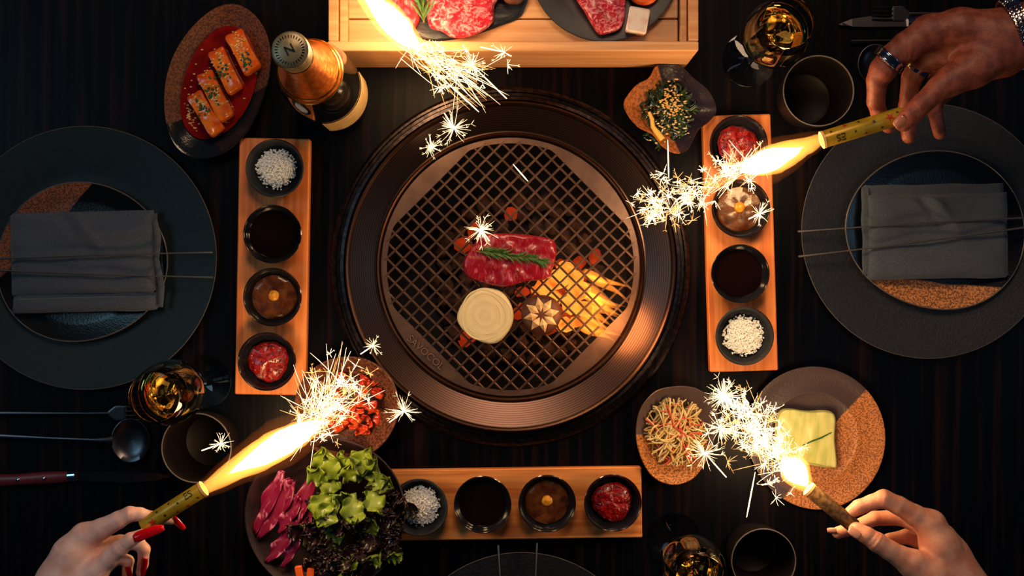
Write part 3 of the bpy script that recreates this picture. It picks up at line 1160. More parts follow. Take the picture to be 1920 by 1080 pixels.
m.build('embossed_letter', M_chrome, bot, smooth=False)
# twisted wire below the foil hood
m = MB()
m.tube([(27 * math.cos(t / 8), 27 * math.sin(t / 8), 456 + 1.5 * math.sin(t)) for t in range(0, 52)], .9, n=5)
m.build('wire_hood', M_gold, bot)
# paper label round the side that faces the grill
vs_, fs_ = [], []
A0, A1, NN = math.radians(-92), math.radians(22), 40
for i in range(NN + 1):
    t = A0 + (A1 - A0) * i / NN
    for (r_, z) in ((66.6, 50), (66.6, 150), (67.2, 150), (67.2, 50)):
        vs_.append((r_ * math.cos(t), r_ * math.sin(t), z))
for i in range(NN):
    for k in range(4):
        a, b2 = i * 4 + k, i * 4 + (k + 1) % 4
        fs_.append((a, b2, b2 + 4, a + 4))
fs_ += [(3, 2, 1, 0), tuple(NN * 4 + k for k in range(4))]
m = MB(); m.add(vs_, fs_)
m.build('paper_label', M_label, bot)

# ------------------------------------------------------------------ wooden tray with meat plates
ZT = 150
tray = thing('wooden_tray', 'raised slatted pale wooden tray at the top edge holding two plates of beef', 'tray', V(962, -150, 175) - Vector((0, 0, 175)))
tl = V(962, -150, 175); tl.z = 0
xl, xr = V(615, 0, 175).x - tl.x, V(1310, 0, 175).x - tl.x
yb = V(0, 96, 175).y - tl.y
yt = 250
for (c_, s_) in (((0, yb + 9, 0), (xr - xl, 17, 176)), ((0, yt, 0), (xr - xl, 17, 176)), ((xl + 9, (yb + yt + 9) / 2, 0), (17, yt - yb - 27, 176)), ((xr - 9, (yb + yt + 9) / 2, 0), (17, yt - yb - 27, 176))):
    m = MB()
    m.box((0, 0, 0), (s_[0], s_[1], 176), bev=1.6)
    m.build('frame_board', M_pine if s_[0] > 100 else M_pine, tray, c_, smooth=False)
m = MB(); m.box((xl + 26, (yb + yt) / 2, 120), (14, yt - yb - 22, 46), bev=1.5); m.build('inner_rail', M_pine, tray, smooth=False)
m = MB(); m.box((xr - 25, (yb + yt) / 2, 120), (11, yt - yb - 22, 46), bev=1.5); m.build('inner_rail', M_pine, tray, smooth=False)
y = yb + 19
k = 0
while y < yt - 20:
    m = MB()
    m.box((0, y + 20.5, ZT - 12), (xr - xl - 66, 41.5, 12), bev=1.4)
    m.build('slat', M_pine, tray, smooth=False)
    y += 44
    k += 1

lo = V(850, -10, ZT + 4); lo.z = ZT
m = MB()
m.puck(outline([(745, -60), (850, -110), (980, -60), (990, -10), (985, 12), (972, 34), (935, 50), (890, 66), (850, 74), (800, 76), (765, 50), (745, 10)], ZT + 4, lo), 7, 0, rings=6, amp=1.2, dome=-3, n=110, fs=.03)
m.build('slate_leaf_plate', M_slate, None, lo, label='black slate plate with a wavy edge, left one on the wooden tray', cat='plate')
lo = V(1133, -60, ZT + 6); lo.z = ZT
m = MB()
m.lathe(plate_profile(131, 14), n=96)
m.build('meat_plate', M_black_matte, None, lo, label='round dark grey plate with a pale rim, right one on the wooden tray', cat='plate')
m = MB()
lo2 = V(858, -20, ZT + 20); lo2.z = ZT + 8
m.puck(outline([(800, -60), (860, -90), (930, -70), (940, -20), (927, 10), (925, 38), (908, 55), (880, 68), (850, 70), (828, 58), (806, 50), (797, 20), (790, -20)], ZT + 26, lo2), 24, 0, rings=12, amp=3, fs=.05, n=104, dome=2)
m.build('marbled_steak', M_meat2, None, lo2, label='large round marbled raw steak on the black slate plate', cat='steak')
m = MB()
lo2 = V(752, -30, ZT + 20); lo2.z = ZT + 8
m.puck(outline([(700, -60), (760, -80), (795, -50), (792, 0), (785, 40), (768, 58), (740, 52), (712, 20)], ZT + 26, lo2), 20, 0, rings=12, amp=3, fs=.05, n=80, dome=2)
m.build('marbled_steak', M_meat, None, lo2, label='raw steak half hidden by the flame at the tray, left of the rosemary', cat='steak')
m = MB()
lo2 = V(1125, -20, ZT + 20); lo2.z = ZT + 5
m.puck(outline([(1060, -60), (1120, -80), (1180, -60), (1174, 0), (1172, 30), (1163, 52), (1140, 62), (1124, 63), (1110, 45), (1096, 20), (1080, -5)], ZT + 26, lo2), 26, 0, rings=12, amp=3, fs=.05, n=88, dome=1)
m.build('ribeye_steak', M_meat2, None, lo2, label='wedge of heavily marbled raw beef beside the white fat cube', cat='steak')
m = MB()
lo2 = V(1195, 40, ZT + 18); lo2.z = ZT + 6
m.box((0, 0, 0), (36, 44, 26), bev=2.5)
m.build('beef_fat_cube', M_fat, None, lo2, rotz=math.radians(-10), label='white cube of beef fat on the round plate', cat='fat')
m = MB()
lo2 = V(1207, -22, ZT + 18); lo2.z = ZT + 6
m.lathe([(.001, 0), (24, 0), (29, 5), (30, 14), (26, 19), (.001, 20)], n=40)
m.build('carrot_slice', M_carrot, None, lo2, label='orange vegetable slice at the top edge, above the fat cube', cat='vegetable')
m = MB()
lo2 = V(962, -12, ZT + 18); lo2.z = ZT + 7
m.blob((0, 0, 14), 19, .25, seed=4, sub=3, sc=(1.2, 1, .75))
m.build('browned_mushroom', M_cap, None, lo2, label='red-brown mushroom at the top edge on the slate plate corner', cat='mushroom')
rosemary('rosemary_sprig', [(795, 42), (793, 20), (789, 0), (786, -25), (784, -55)], ZT + 40, 'rosemary sprig standing between the two steaks on the slate plate', nl=30, ln=40, seed=5, wd=2.0)

# ------------------------------------------------------------------ leaf bowl with seaweed
lo = V(1258, 206, 20); lo.z = 0
leaf = outline([(1250, 120), (1278, 124), (1300, 146), (1330, 172), (1344, 205), (1330, 228), (1308, 246), (1290, 280), (1268, 288), (1242, 276), (1222, 252), (1196, 238), (1174, 212), (1170, 190), (1192, 160), (1216, 146), (1228, 126)], 40, lo)
out = catmull(leaf, 136)
prof = [(.42, 0), (.5, 3), (.8, 20), (.97, 37), (1.0, 41), (.985, 43), (.95, 40), (.76, 22), (.5, 8), (.2, 6)]
vs_, fs_ = [], []
cc = Vector((0, 0))
for (q_, z) in prof:
    for i, p in enumerate(out):
        tt = 2 * PI * i / len(out)
        vs_.append((p[0] * q_, p[1] * q_, z + (3 * math.sin(5 * tt) if q_ > .9 else 0)))
n_ = len(out)
for j in range(len(prof) - 1):
    for i in range(n_):
        a, b2 = j * n_ + i, j * n_ + (i + 1) % n_
        fs_.append((a, b2, b2 + n_, a + n_))
fs_.append(tuple(range(n_ - 1, -1, -1)))
fs_.append(tuple((len(prof) - 1) * n_ + i for i in range(n_)))
M_leafbowl = mat('leaf_bowl_glaze', (176, 106, 56), (126, 70, 36), rough=0.5, scale=(300, 300, 300), detail=3, ramp=(.4, .6), bump=0.4, split=((36, 30, 44), 0.25, (0.96, 0.28), -6))
m = MB(); m.add(vs_, fs_)
m.build('leaf_bowl', M_leafbowl, None, lo, label='leaf-shaped bowl with a wavy rim holding dark seaweed, under the tray corner', cat='bowl')
sea = V(1254, 208, 24) - lo; sea.z = 8
r = random.Random(5)
m = MB()
for i in range(320):
    a, q_ = r.uniform(0, 2 * PI), math.sqrt(r.random())
    cx_, cy_ = sea.x + 44 * q_ * math.cos(a), sea.y + 56 * q_ * math.sin(a)
    z = 10 + 20 * (1 - q_ * q_) + r.uniform(-3, 4)
    th = r.uniform(0, 6.28)
    pts_ = []
    for k in range(5):
        th += r.uniform(-.8, .8)
        cx_ += 5 * math.cos(th); cy_ += 5 * math.sin(th)
        pts_.append((cx_, cy_, z + r.uniform(-1.5, 1.5)))
    m.tube(pts_, [1.2, 2.2, 2.4, 2.0, 1], n=5, flat=.5)
m.build('seaweed_salad', M_seaweed, None, lo, label='tangle of dark green seaweed in the leaf-shaped bowl', cat='seaweed', kind='stuff')
m = MB()
for k in range(140):
    p = V(1257 + r.gauss(0, 11), 190 + r.gauss(0, 17), 36) - lo if k < 100 else V(1262 + r.gauss(0, 22), 222 + r.gauss(0, 22), 36) - lo
    m.blob((p.x, p.y, 34 + r.uniform(-1, 2)), r.uniform(1.4, 2.3), .2, seed=k, sub=1, sc=(1.4, .8, .6))
m.build('sesame_seeds', M_seed, None, lo, label='toasted sesame seeds heaped on the seaweed in the leaf bowl', cat='sesame', kind='stuff')
m = MB()
p0, p1, p2 = [V(*q_, 38) - lo for q_ in ((1217, 210), (1224, 238), (1242, 262))]
m.tube([p0, (p0 + p1) / 2 + Vector((2, 0, 1)), p1, (p1 + p2) / 2, p2], [3, 4, 4.5, 6, 6], n=10)
m.build('ginger_stem', M_ginger, None, lo, label='pale curved ginger stem at the lower left rim of the leaf bowl', cat='ginger')

# ------------------------------------------------------------------ kimchi bowl
def deep_bowl(u, v, r, h, material, label, name='bowl', sy=1, rot=0, amp=.01, seed=0):
    lo = V(u, v, h); lo.z = 0
    r = r * (1 - h / H)
    m = MB()
    m.lathe([(.001, 0), (r * .45, 0), (r * .5, 3), (r * .78, h * .4), (r * .96, h * .88), (r, h), (r * .985, h + 1.5), (r * .96, h), (r * .90, h * .85), (r * .74, h * .45), (r * .5, 8), (.001, 6)], n=112,
            fr=lambda t: 1 + amp * math.sin(3 * t + seed) + amp * math.sin(2 * t), sy=sy, rot=rot)
    return m.build(name, material, None, lo, label=label, cat='bowl'), lo


M_kbowl = mat('kimchi_bowl_glaze', (120, 70, 46), (62, 36, 30), rough=0.4, scale=(380, 380, 380), detail=2, ramp=(.42, .58), bump=0.4)
_, lo = deep_bowl(650, 765, 98, 52, M_kbowl, 'brown stoneware bowl heaped with red kimchi, left of the salad bowl top', 'kimchi_bowl', amp=.012)
r = random.Random(21)
for i in range(44):
    a, q_ = r.uniform(0, 6.28), math.sqrt(r.random())
    x, y = 58 * q_ * math.cos(a) + 6, 58 * q_ * math.sin(a) + 4
    z = 16 + 30 * (1 - q_ ** 2) + r.uniform(-2, 4)
    th, L_, W_ = r.uniform(0, 6.28), r.uniform(16, 30), r.uniform(9, 15)
    am, ph = r.uniform(2, 4.5), r.uniform(0, 6)
    m = MB()
    m.sheet(lambda a_, b_: ((a_ - .5) * L_, (b_ - .5) * W_ * (1 - .5 * abs(a_ - .5)), am * math.sin(a_ * 7 + ph) * (.4 + b_) + 2 * math.sin(b_ * 8 + ph)), 9, 6, 2.2)
    m.xform(Euler((r.uniform(-.5, .5), r.uniform(-.5, .5), th)).to_matrix().to_4x4())
    m.build('kimchi_piece', M_kimchi, None, lo + Vector((x, y, z)), sharp=None, label='crumpled piece of glossy red kimchi in the brown bowl', cat='kimchi', group='kimchi in the brown bowl')

# ------------------------------------------------------------------ salad bowl
M_saladbowl = mat('dark_wood_salad_bowl', (44, 22, 26), (24, 15, 20), rough=0.45, scale=(60, 60, 200))
_, lo = deep_bowl(609, 968, 151, 62, M_saladbowl, 'large dark brown bowl of mixed salad leaves at the bottom', 'salad_bowl', sy=.98)


def leaf_mesh(L_, W_, amp, nw, curl, ph, seed, nu=18, nv=12, thick=1.1, tip=.35):
    def fn(a, b):
        s = b * 2 - 1
        wprof = (math.sin(PI * min(1, a * (1 - tip * .4) + .05)) ** .6) * (0.35 + .65 * a)
        e = abs(s) ** 2.2
        tipe = max(0, a - .75) / .25
        rf_ = amp * (e + tipe * .7) * math.sin(nw * a * 6.28 + ph + s * 2.0) + amp * tipe * math.sin(s * nw * 3 + ph)
        x = a * L_
        y = s * W_ * .5 * wprof
        z = rf_ + curl * math.sin(a * PI * .8) * L_ * .3 - .15 * W_ * (1 - e) * wprof
        y += rf_ * .35 * (1 if s > 0 else -1)
        x += amp * tipe * .5 * math.cos(s * nw * 3 + ph)
        return (x, y, z)
    m = MB()
    m.sheet(fn, nu, nv, thick)
    return m


r = random.Random(31)


def place_leaf(m, mat_, u, v, z, rot, tilt, roll, name, label, group, cat='leaf'):
    m.xform(Euler((roll, tilt, rot)).to_matrix().to_4x4())
    p = V(u, v, z)
    m.build(name, mat_, None, p, sharp=None, label=label, cat=cat, group=group)


# radicchio: long magenta leaves leaning up to the right
for (p0, p1, wd) in (((486, 1010), (548, 900), 46), ((478, 1000), (530, 885), 34), ((522, 1000), (560, 930), 36), ((545, 1005), (592, 882), 34), ((556, 1030), (585, 935), 30), ((500, 1055), (545, 1000), 34), ((530, 1065), (560, 1005), 26)):
    a, b2 = V(*p0, 66), V(*p1, 80)
    d = b2 - a
    m = leaf_mesh(d.length, wd * 1.15, 4.5, 2.2, .15, r.uniform(0, 6), 1, thick=2, tip=.2)
    _rl = _rl + 1 if '_rl' in globals() else 0
    place_leaf(m, M_radicchio, p0[0], p0[1], 62 + r.uniform(0, 8), math.atan2(d.y, d.x), -.1, r.uniform(-.35, .35), 'radicchio_leaf', 'crinkled magenta radicchio leaf, ' + ('wide one running up from the bowl middle left', 'leftmost, nearest the salad bowl rim', 'short one against the dark lettuce', 'tallest, touching the green lettuce', 'low inner one beside the dark leaves', 'dark one at the lower left of the bowl', 'lowest one, beside the carrot sticks')[_rl], 'radicchio leaves in the salad bowl', 'leaf')
# green lettuce
for (u, v, rot) in ((612, 905, 2.4), (630, 900, 1.9), (650, 905, 1.3), (668, 900, .8), (690, 905, .2), (640, 915, 2.9), (660, 925, -1.5), (690, 920, -1.0), (612, 920, -1.9), (630, 940, -2.2), (676, 890, 1.2), (700, 900, -.3), (605, 890, 1.5), (650, 890, 1.8), (622, 925, -1.4), (645, 885, .6)):
    L_ = r.uniform(38, 56)
    m = leaf_mesh(L_, L_ * 1.15, 7, 2.4, .5, r.uniform(0, 6), 1, nu=20, nv=18, tip=.1)
    place_leaf(m, M_lettuce, u, v, 84 + r.uniform(-6, 10), rot, r.uniform(-.5, -.05), r.uniform(-.4, .4), 'lettuce_leaf', 'bright green frilly lettuce leaf at the top of the salad bowl', 'green lettuce leaves in the salad bowl', 'leaf')
# dark curly lettuce
k = 0
while k < 90:
    u, v = r.uniform(560, 758), r.uniform(925, 1095)
    if ((u - 612) / 140) ** 2 + ((v - 968) / 138) ** 2 > 1.0 or (u < 575 and v < 1000):
        continue
    k += 1
    L_ = r.uniform(24, 40)
    m = leaf_mesh(L_, L_ * 1.2, 6.5, 3.2, .6, r.uniform(0, 6), 1, nu=14, nv=14, tip=.1)
    green = r.random() < .10
    place_leaf(m, M_lettuce if green else M_lollo, u, v, 72 + r.uniform(-6, 12), r.uniform(0, 6.28), r.uniform(-.7, .2), r.uniform(-.6, .6),
               'curly_lettuce_leaf', ('small green curly lettuce leaf among the dark leaves' if green else 'dark purple-brown curly lettuce leaf filling the lower salad bowl'),
               'green curly leaves in the salad bowl' if green else 'dark curly leaves in the salad bowl', 'leaf')
for i, (u, v, rot) in enumerate(((566, 1068, 1.75), (582, 1072, 1.5))):
    m = MB()
    m.box((0, 0, 0), (13, 60, 12), bev=1.5)
    m.build('carrot_stick', M_carrot, None, V(u, v + 22, 80), rotz=rot - PI / 2, label='orange carrot stick at the bottom edge of the salad bowl, %s one' % ('thicker left' if i == 0 else 'right'), cat='carrot')

# ------------------------------------------------------------------ sprout bowl and round plate
lo = V(1268, 815, 40); lo.z = 0
M_spr = mat('sprout_bowl_glaze', (206, 132, 70), (116, 70, 38), rough=0.5, scale=(520, 520, 520), detail=2, ramp=(.42, .58), bump=0.4, split=((88, 72, 72), 0.35, (0.10, 0.99), -14))
out = catmull(outline([(1268, 724), (1305, 728), (1335, 750), (1346, 785), (1338, 830), (1322, 868), (1298, 898), (1262, 909), (1226, 896), (1203, 862), (1192, 815), (1200, 768), (1228, 734)], 40, lo), 130)
vs_, fs_ = [], []
prof = [(.45, 0), (.52, 3), (.82, 20), (.98, 38), (1.0, 41), (.985, 42.5), (.95, 40), (.78, 22), (.5, 8), (.2, 6)]
for (q_, z) in prof:
    for p in out:
        vs_.append((p[0] * q_, p[1] * q_, z))
n_ = len(out)
for j in range(len(prof) - 1):
    for i in range(n_):
        a, b2 = j * n_ + i, j * n_ + (i + 1) % n_
        fs_.append((a, b2, b2 + n_, a + n_))
fs_.append(tuple(range(n_ - 1, -1, -1)))
fs_.append(tuple((len(prof) - 1) * n_ + i for i in range(n_)))
m = MB(); m.add(vs_, fs_)
m.build('sprout_bowl', M_spr, None, lo, label='egg-shaped speckled brown bowl of pickled sprouts, left of the round plate', cat='bowl')
r = random.Random(9)
for nm, mt_, cnt, lab in (('sprout_salad', M_sprout, 230, 'tangle of pale yellow pickled sprouts in the egg-shaped bowl'), ('radish_shreds', M_sprout_red, 34, 'thin red shreds among the pale sprouts in the egg-shaped bowl')):
    m = MB()
    for i in range(cnt):
        a, q_ = r.uniform(0, 6.28), math.sqrt(r.random())
        p = Vector((48 * q_ * math.cos(a), 50 * q_ * math.sin(a) + 6, 12 + 32 * (1 - q_ * q_) + r.uniform(-2, 4)))
        th = r.uniform(0, 6.28)
        if r.random() < .5:
            th = math.radians(r.choice([100, 280]) + r.uniform(-30, 30))
        pts_, k_ = [], r.uniform(-.35, .35)
        for s_ in range(7):
            th += k_ + r.uniform(-.15, .15)
            p = p + Vector((6.5 * math.cos(th), 6.5 * math.sin(th), r.uniform(-1.2, 1.0)))
            if (p.x / 62) ** 2 + ((p.y - 4) / 66) ** 2 > 1:
                break
            pts_.append(p.copy())
        if len(pts_) > 2:
            m.tube(pts_, r.uniform(1.0, 1.9), n=6)
    m.build(nm, mt_, None, lo, label=lab, cat='pickles', kind='stuff')

M_rp = mat('round_plate_glaze', (198, 124, 64), (120, 70, 36), rough=0.5, scale=(640, 640, 640), detail=2, ramp=(.42, .58), bump=0.25, split=((66, 52, 54), 0.35, (-0.80, 0.60), -22))
lo = V(1530, 820, 16); lo.z = 0
m = MB()
m.lathe([(.001, 0), (66, 0), (76, 3), (116, 11), (126, 16), (127.5, 18), (125, 18), (114, 14), (84, 7.5), (81, 8.3), (78, 7), (70, 4.2), (.001, 4)], n=128, fr=lambda t: 1 + .02 * math.cos(2 * t + 1.2) + .008 * math.sin(3 * t), sy=1.05)
m.build('round_plate', M_rp, None, lo, label='large round speckled brown plate with one block of pale pickled cabbage', cat='plate')
blk = V(1512, 820, 20); blk.z = 5
pk = thing('pickled_cabbage', 'stack of pale green pickled cabbage cut into a block, on the round plate', 'cabbage', blk, rotz=math.radians(-4))
for i in range(5):
    m = MB()
    r_ = random.Random(i)
    pts_ = [(-54, -42), (0, -46 + r_.uniform(-3, 3)), (44, -52), (58, -46), (52 + r_.uniform(-2, 2), 0), (46, 48), (0, 47), (-52, 45), (-57 + r_.uniform(-2, 2), 0)]
    m.puck([(p[0] + r_.uniform(-2, 2), p[1] + r_.uniform(-2, 2)) for p in pts_], 6.4, 0, rings=8, amp=2.0, fs=.06, seed=i, n=72)
    m.build('cabbage_layer', M_pickle, pk, (0, 0, i * 5.8), sharp=None)
m = MB()
m.tube([(-10, -14, 31), (8, -4, 32), (24, 3, 32), (42, 14, 31)], [1, 1.6, 1.6, 1], n=6)
m.build('green_rib', M_herb, pk)

# ------------------------------------------------------------------ cups
def cup(u, v, r, label):
    h = 130
    lo = V(u, v, h); lo.z = 0
    k = 1 - h / H
    r = r * k
    m = MB()
    m.lathe([(.001, 2), (r * .62, 2), (r * .66, 0), (r * .74, 2), (r * .82, 12), (r * .93, 55), (r * .98, 100), (r, h - 3), (r * .985, h), (r * .955, h - 2), (r * .93, 100), (r * .87, 55), (r * .74, 14), (r * .6, 9), (.001, 8)], n=80)
    o = m.build('ceramic_cup', M_cup, None, lo, label=label, cat='cup')
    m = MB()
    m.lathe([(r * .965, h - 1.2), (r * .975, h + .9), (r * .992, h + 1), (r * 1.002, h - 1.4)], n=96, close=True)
    m.build('rim', M_rimlight, o)  # light caught by the cup lip, put in as a paler ring


cup(1535, 170, 67, 'dark brown ceramic cup at the upper right, beside the raised hand')
cup(368, 840, 66, 'dark brown ceramic cup at the lower left, beside the spoon')
cup(1432, 1052, 61, 'dark brown ceramic cup at the bottom edge, right of the wine glass')


# ------------------------------------------------------------------ wine glasses
def wine_glass(fu, fv, gk, rot, label, wlabel):
    lo = V(fu, fv, 2)
    lo.z = .5
    t_ = thing('wine_glass', label, 'glass', lo, rotz=rot)
    m = MB()
    m.lathe([(.001, 0), (48, 0), (50, 1.5), (50, 2.6), (46, 3.2), (20, 5), (6, 9), (3.2, 18), (2.8, 60), (3.0, 140), (4.5, 160), (14, 170), (34, 188), (49, 212), (55, 240), (54, 275), (48, 315), (42, 352), (41, 354), (40, 352),
             (46.6, 315), (52.6, 275), (53.6, 240), (47.6, 213), (33, 190), (14, 174), (.001, 171)], n=96)
    m.v = [(x * gk, y * gk, z) for x, y, z in m.v]
    m.build('glass_body', M_glass, t_)
    m = MB()
    m.lathe([(.001, 171.6), (13.8, 174.6), (32.6, 190.6), (47.2, 213.4), (53.1, 238), (53.2, 250), (52.8, 251), (.001, 250)], n=96)
    m.v = [(x * gk * .995, y * gk * .995, z) for x, y, z in m.v]
    m.build('sparkling_wine', M_wine, None, lo, label=wlabel, cat='wine')


wine_glass(1405, 112, 1.02, 0, 'stemmed wine glass at the top right, right of the wooden tray', 'amber sparkling wine in the glass at the top right')
wine_glass(383, 716, 1.0, 0, 'stemmed wine glass below the left charger plate', 'amber sparkling wine in the glass below the left charger plate')
wine_glass(1264, 1012, 1.0, 0, 'stemmed wine glass at the bottom edge, right of the horizontal board', 'amber sparkling wine in the glass at the bottom edge')


# ------------------------------------------------------------------ cutlery
def spoon(u, v, rx, ry, hx, hy, label):
    lo = V(u, v, 4)
    t_ = thing('spoon', label, 'spoon', lo)
    m = MB()
    m.lathe([(.001, -1), (.5, 0), (.8, 3), (.97, 8), (1.0, 9.4), (.96, 9.6), (.78, 5), (.5, 2), (.001, 1)], n=64)
    m.v = [(x * rx, y * ry, z) for x, y, z in m.v]
    m.build('spoon_bowl', M_cutlery, t_)
    e = V(hx, hy, 8) - lo
    sgn = 1 if e.x > 0 else -1
    st = Vector((sgn * rx * .93, 0, 8))
    m = MB()
    m.tube([st, st + (e - st) * .05 + Vector((0, 0, 3)), st + (e - st) * .18 + Vector((0, 0, 5)), st + (e - st) * .6 + Vector((0, 0, 3)), e], [11, 7, 3.6, 3.4, 6], n=12, flat=.45)
    m.build('handle', M_cutlery, t_)


def knife(tip, heel, end, label, wd=17):
    """steak knife: blade from tip to heel, riveted handle to end"""
    lo = V(heel[0], heel[1], 3)
    t_ = thing('steak_knife', label, 'knife', lo)
    a, b2 = V(*tip, 3) - lo, V(*end, 3) - lo
    d = a.normalized()
    n_ = Vector((-d.y, d.x, 0))
    L_ = a.length
    m = MB()
    prof_ = [(0, -wd * .5, wd * .5), (.15, -wd * .62, wd * .5), (.5, -wd * .75, wd * .5), (.8, -wd * .45, wd * .42), (.94, -wd * .05, wd * .3), (1, wd * .14, wd * .16)]
    vs_, fs_ = [], []
    for (t, y0, y1) in prof_:
        for (yy, zz) in ((y0, 3), (y1, 1), (y1, 5.5), (y0, 3.4)):
            p = d * t * L_ + n_ * yy
            vs_.append((p.x, p.y, zz))
    for i in range(len(prof_) - 1):
        for k_ in range(4):
            a_, b_ = i * 4 + k_, i * 4 + (k_ + 1) % 4
            fs_.append((a_, b_, b_ + 4, a_ + 4))
    fs_ += [(3, 2, 1, 0), tuple((len(prof_) - 1) * 4 + k_ for k_ in range(4))]
    m.add(vs_, fs_)
    m.build('blade', M_cutlery, t_, smooth=False)
    m = MB()
    m.tube([(0, 0, 6), b2.normalized() * 14 + Vector((0, 0, 6))], [wd * .62, wd * .58], n=16, flat=.6)
    m.build('bolster', M_chrome, t_)
    hd = b2.normalized()
    m = MB()
    m.tube([hd * 14 + Vector((0, 0, 6)), hd * 60 + Vector((0, 0, 7)), b2 * .6 + Vector((0, 0, 7)), b2 + Vector((0, 0, 6))], [wd * .6, wd * .72, wd * .6, wd * .75], n=16, flat=.6)
    hb = m.build('handle', M_handle, t_)
    for q_ in (.32, .60, .86):
        m = MB()
        p = b2 * q_
        m.lathe([(3, 8), (3, 15.6), (2, 16.2), (.001, 16.4)], n=14, c=(p.x, p.y, 0))
        m.build('rivet', M_chrome, hb)


spoon(247, 825, 36, 41, 0, 818, 'large steel spoon left of the lower left cup, its handle running to the left edge')
spoon(1640, 122, 34, 38, 1950, 130, 'large steel spoon at the upper right, half hidden by the ringed hand')
knife((332, 893), (143, 892), (-30, 902), 'steak knife with a reddish riveted handle at the lower left')
knife((1571, 44), (1700, 42), (1880, 36), 'steak knife at the upper right, its riveted handle under the hand')


def fork(cu, cv, sgn, hu, label):
    lo = V(cu, cv, 5)
    t_ = thing('fork', label, 'fork', lo)
    m = MB()
    m.puck([(-14, -10), (-6, -15), (10, -15), (14, -12), (14, 12), (10, 15), (-6, 15), (-14, 10), (-22, 3), (-22, -3)] if sgn > 0 else
           [(14, -10), (6, -15), (-10, -15), (-14, -12), (-14, 12), (-10, 15), (6, 15), (14, 10), (22, 3), (22, -3)], 4, 0, rings=4, n=60)
    m.build('fork_root', M_cutlery, t_)
    for k_ in range(4):
        y = -12 + k_ * 8
        m = MB()
        m.tube([(sgn * 12, y, 2.5), (sgn * 30, y, 5), (sgn * 52, y * .9, 5)], [2.2, 2.0, .9], n=8)
        m.build('tine', M_cutlery, t_)
    e = V(hu, cv, 5) - lo
    m = MB()
    m.tube([(-sgn * 18, 0, 2.5), (-sgn * 60, 0, 5), e * .6 + Vector((0, 0, 4)), e + Vector((0, 0, 3))], [4, 3.2, 4, 6], n=12, flat=.5)
    m.build('handle', M_cutlery, t_)


fork(224, 775, 1, -20, 'steel fork lying left of the wine glass, above the large spoon')
fork(1685, 26, -1, 1960, 'steel fork at the top right, above the steak knife')
m = MB()
a, b2 = V(1594, 78, 4), V(1960, 74, 4)
m.tube([(0, 0, 4), (b2 - a) * .5 + Vector((0, 0, 4)), b2 - a + Vector((0, 0, 4))], [4.5, 4, 4], n=10)
m.build('steel_chopstick', M_cutlery, None, a, label='single steel chopstick at the upper right, between the knife and the spoon', cat='chopstick')

# ------------------------------------------------------------------ sparklers
def streak(mb, p, d, L_, w_, bend=0.0, r=None, seg=3):
    w_ *= .55
    pts_ = []
    side = d.orthogonal().normalized()
    if r:
        side = (Matrix.Rotation(r.uniform(0, 6.28), 3, d) @ side)
    for i in range(seg + 1):
        t = i / seg
        pts_.append(p + d * L_ * t + side * bend * L_ * t * t)
    rad = [w_ * .75] + [w_] * (seg - 1) + [w_ * .3]
    mb.tube(pts_, rad, n=3, caps=False)
    return pts_[-1]


def burst(mb, c, n, size, w_, r, flat=.75):
    for i in range(n):
        a = r.uniform(0, 6.28)
        d = Vector((math.cos(a), math.sin(a), r.uniform(-flat, flat))).normalized()
        L_ = size * r.uniform(.35, 1.15)
        e = streak(mb, Vector(c), d, L_, w_ * r.uniform(.6, 1), bend=r.uniform(-.25, .25), r=r)
        if r.random() < .25:
            for k_ in range(3):
                d2 = (d + Vector((r.uniform(-1, 1), r.uniform(-1, 1), r.uniform(-.6, .6)))).normalized()
                streak(mb, e, d2, L_ * .3, w_ * .6, r=r, seg=2)


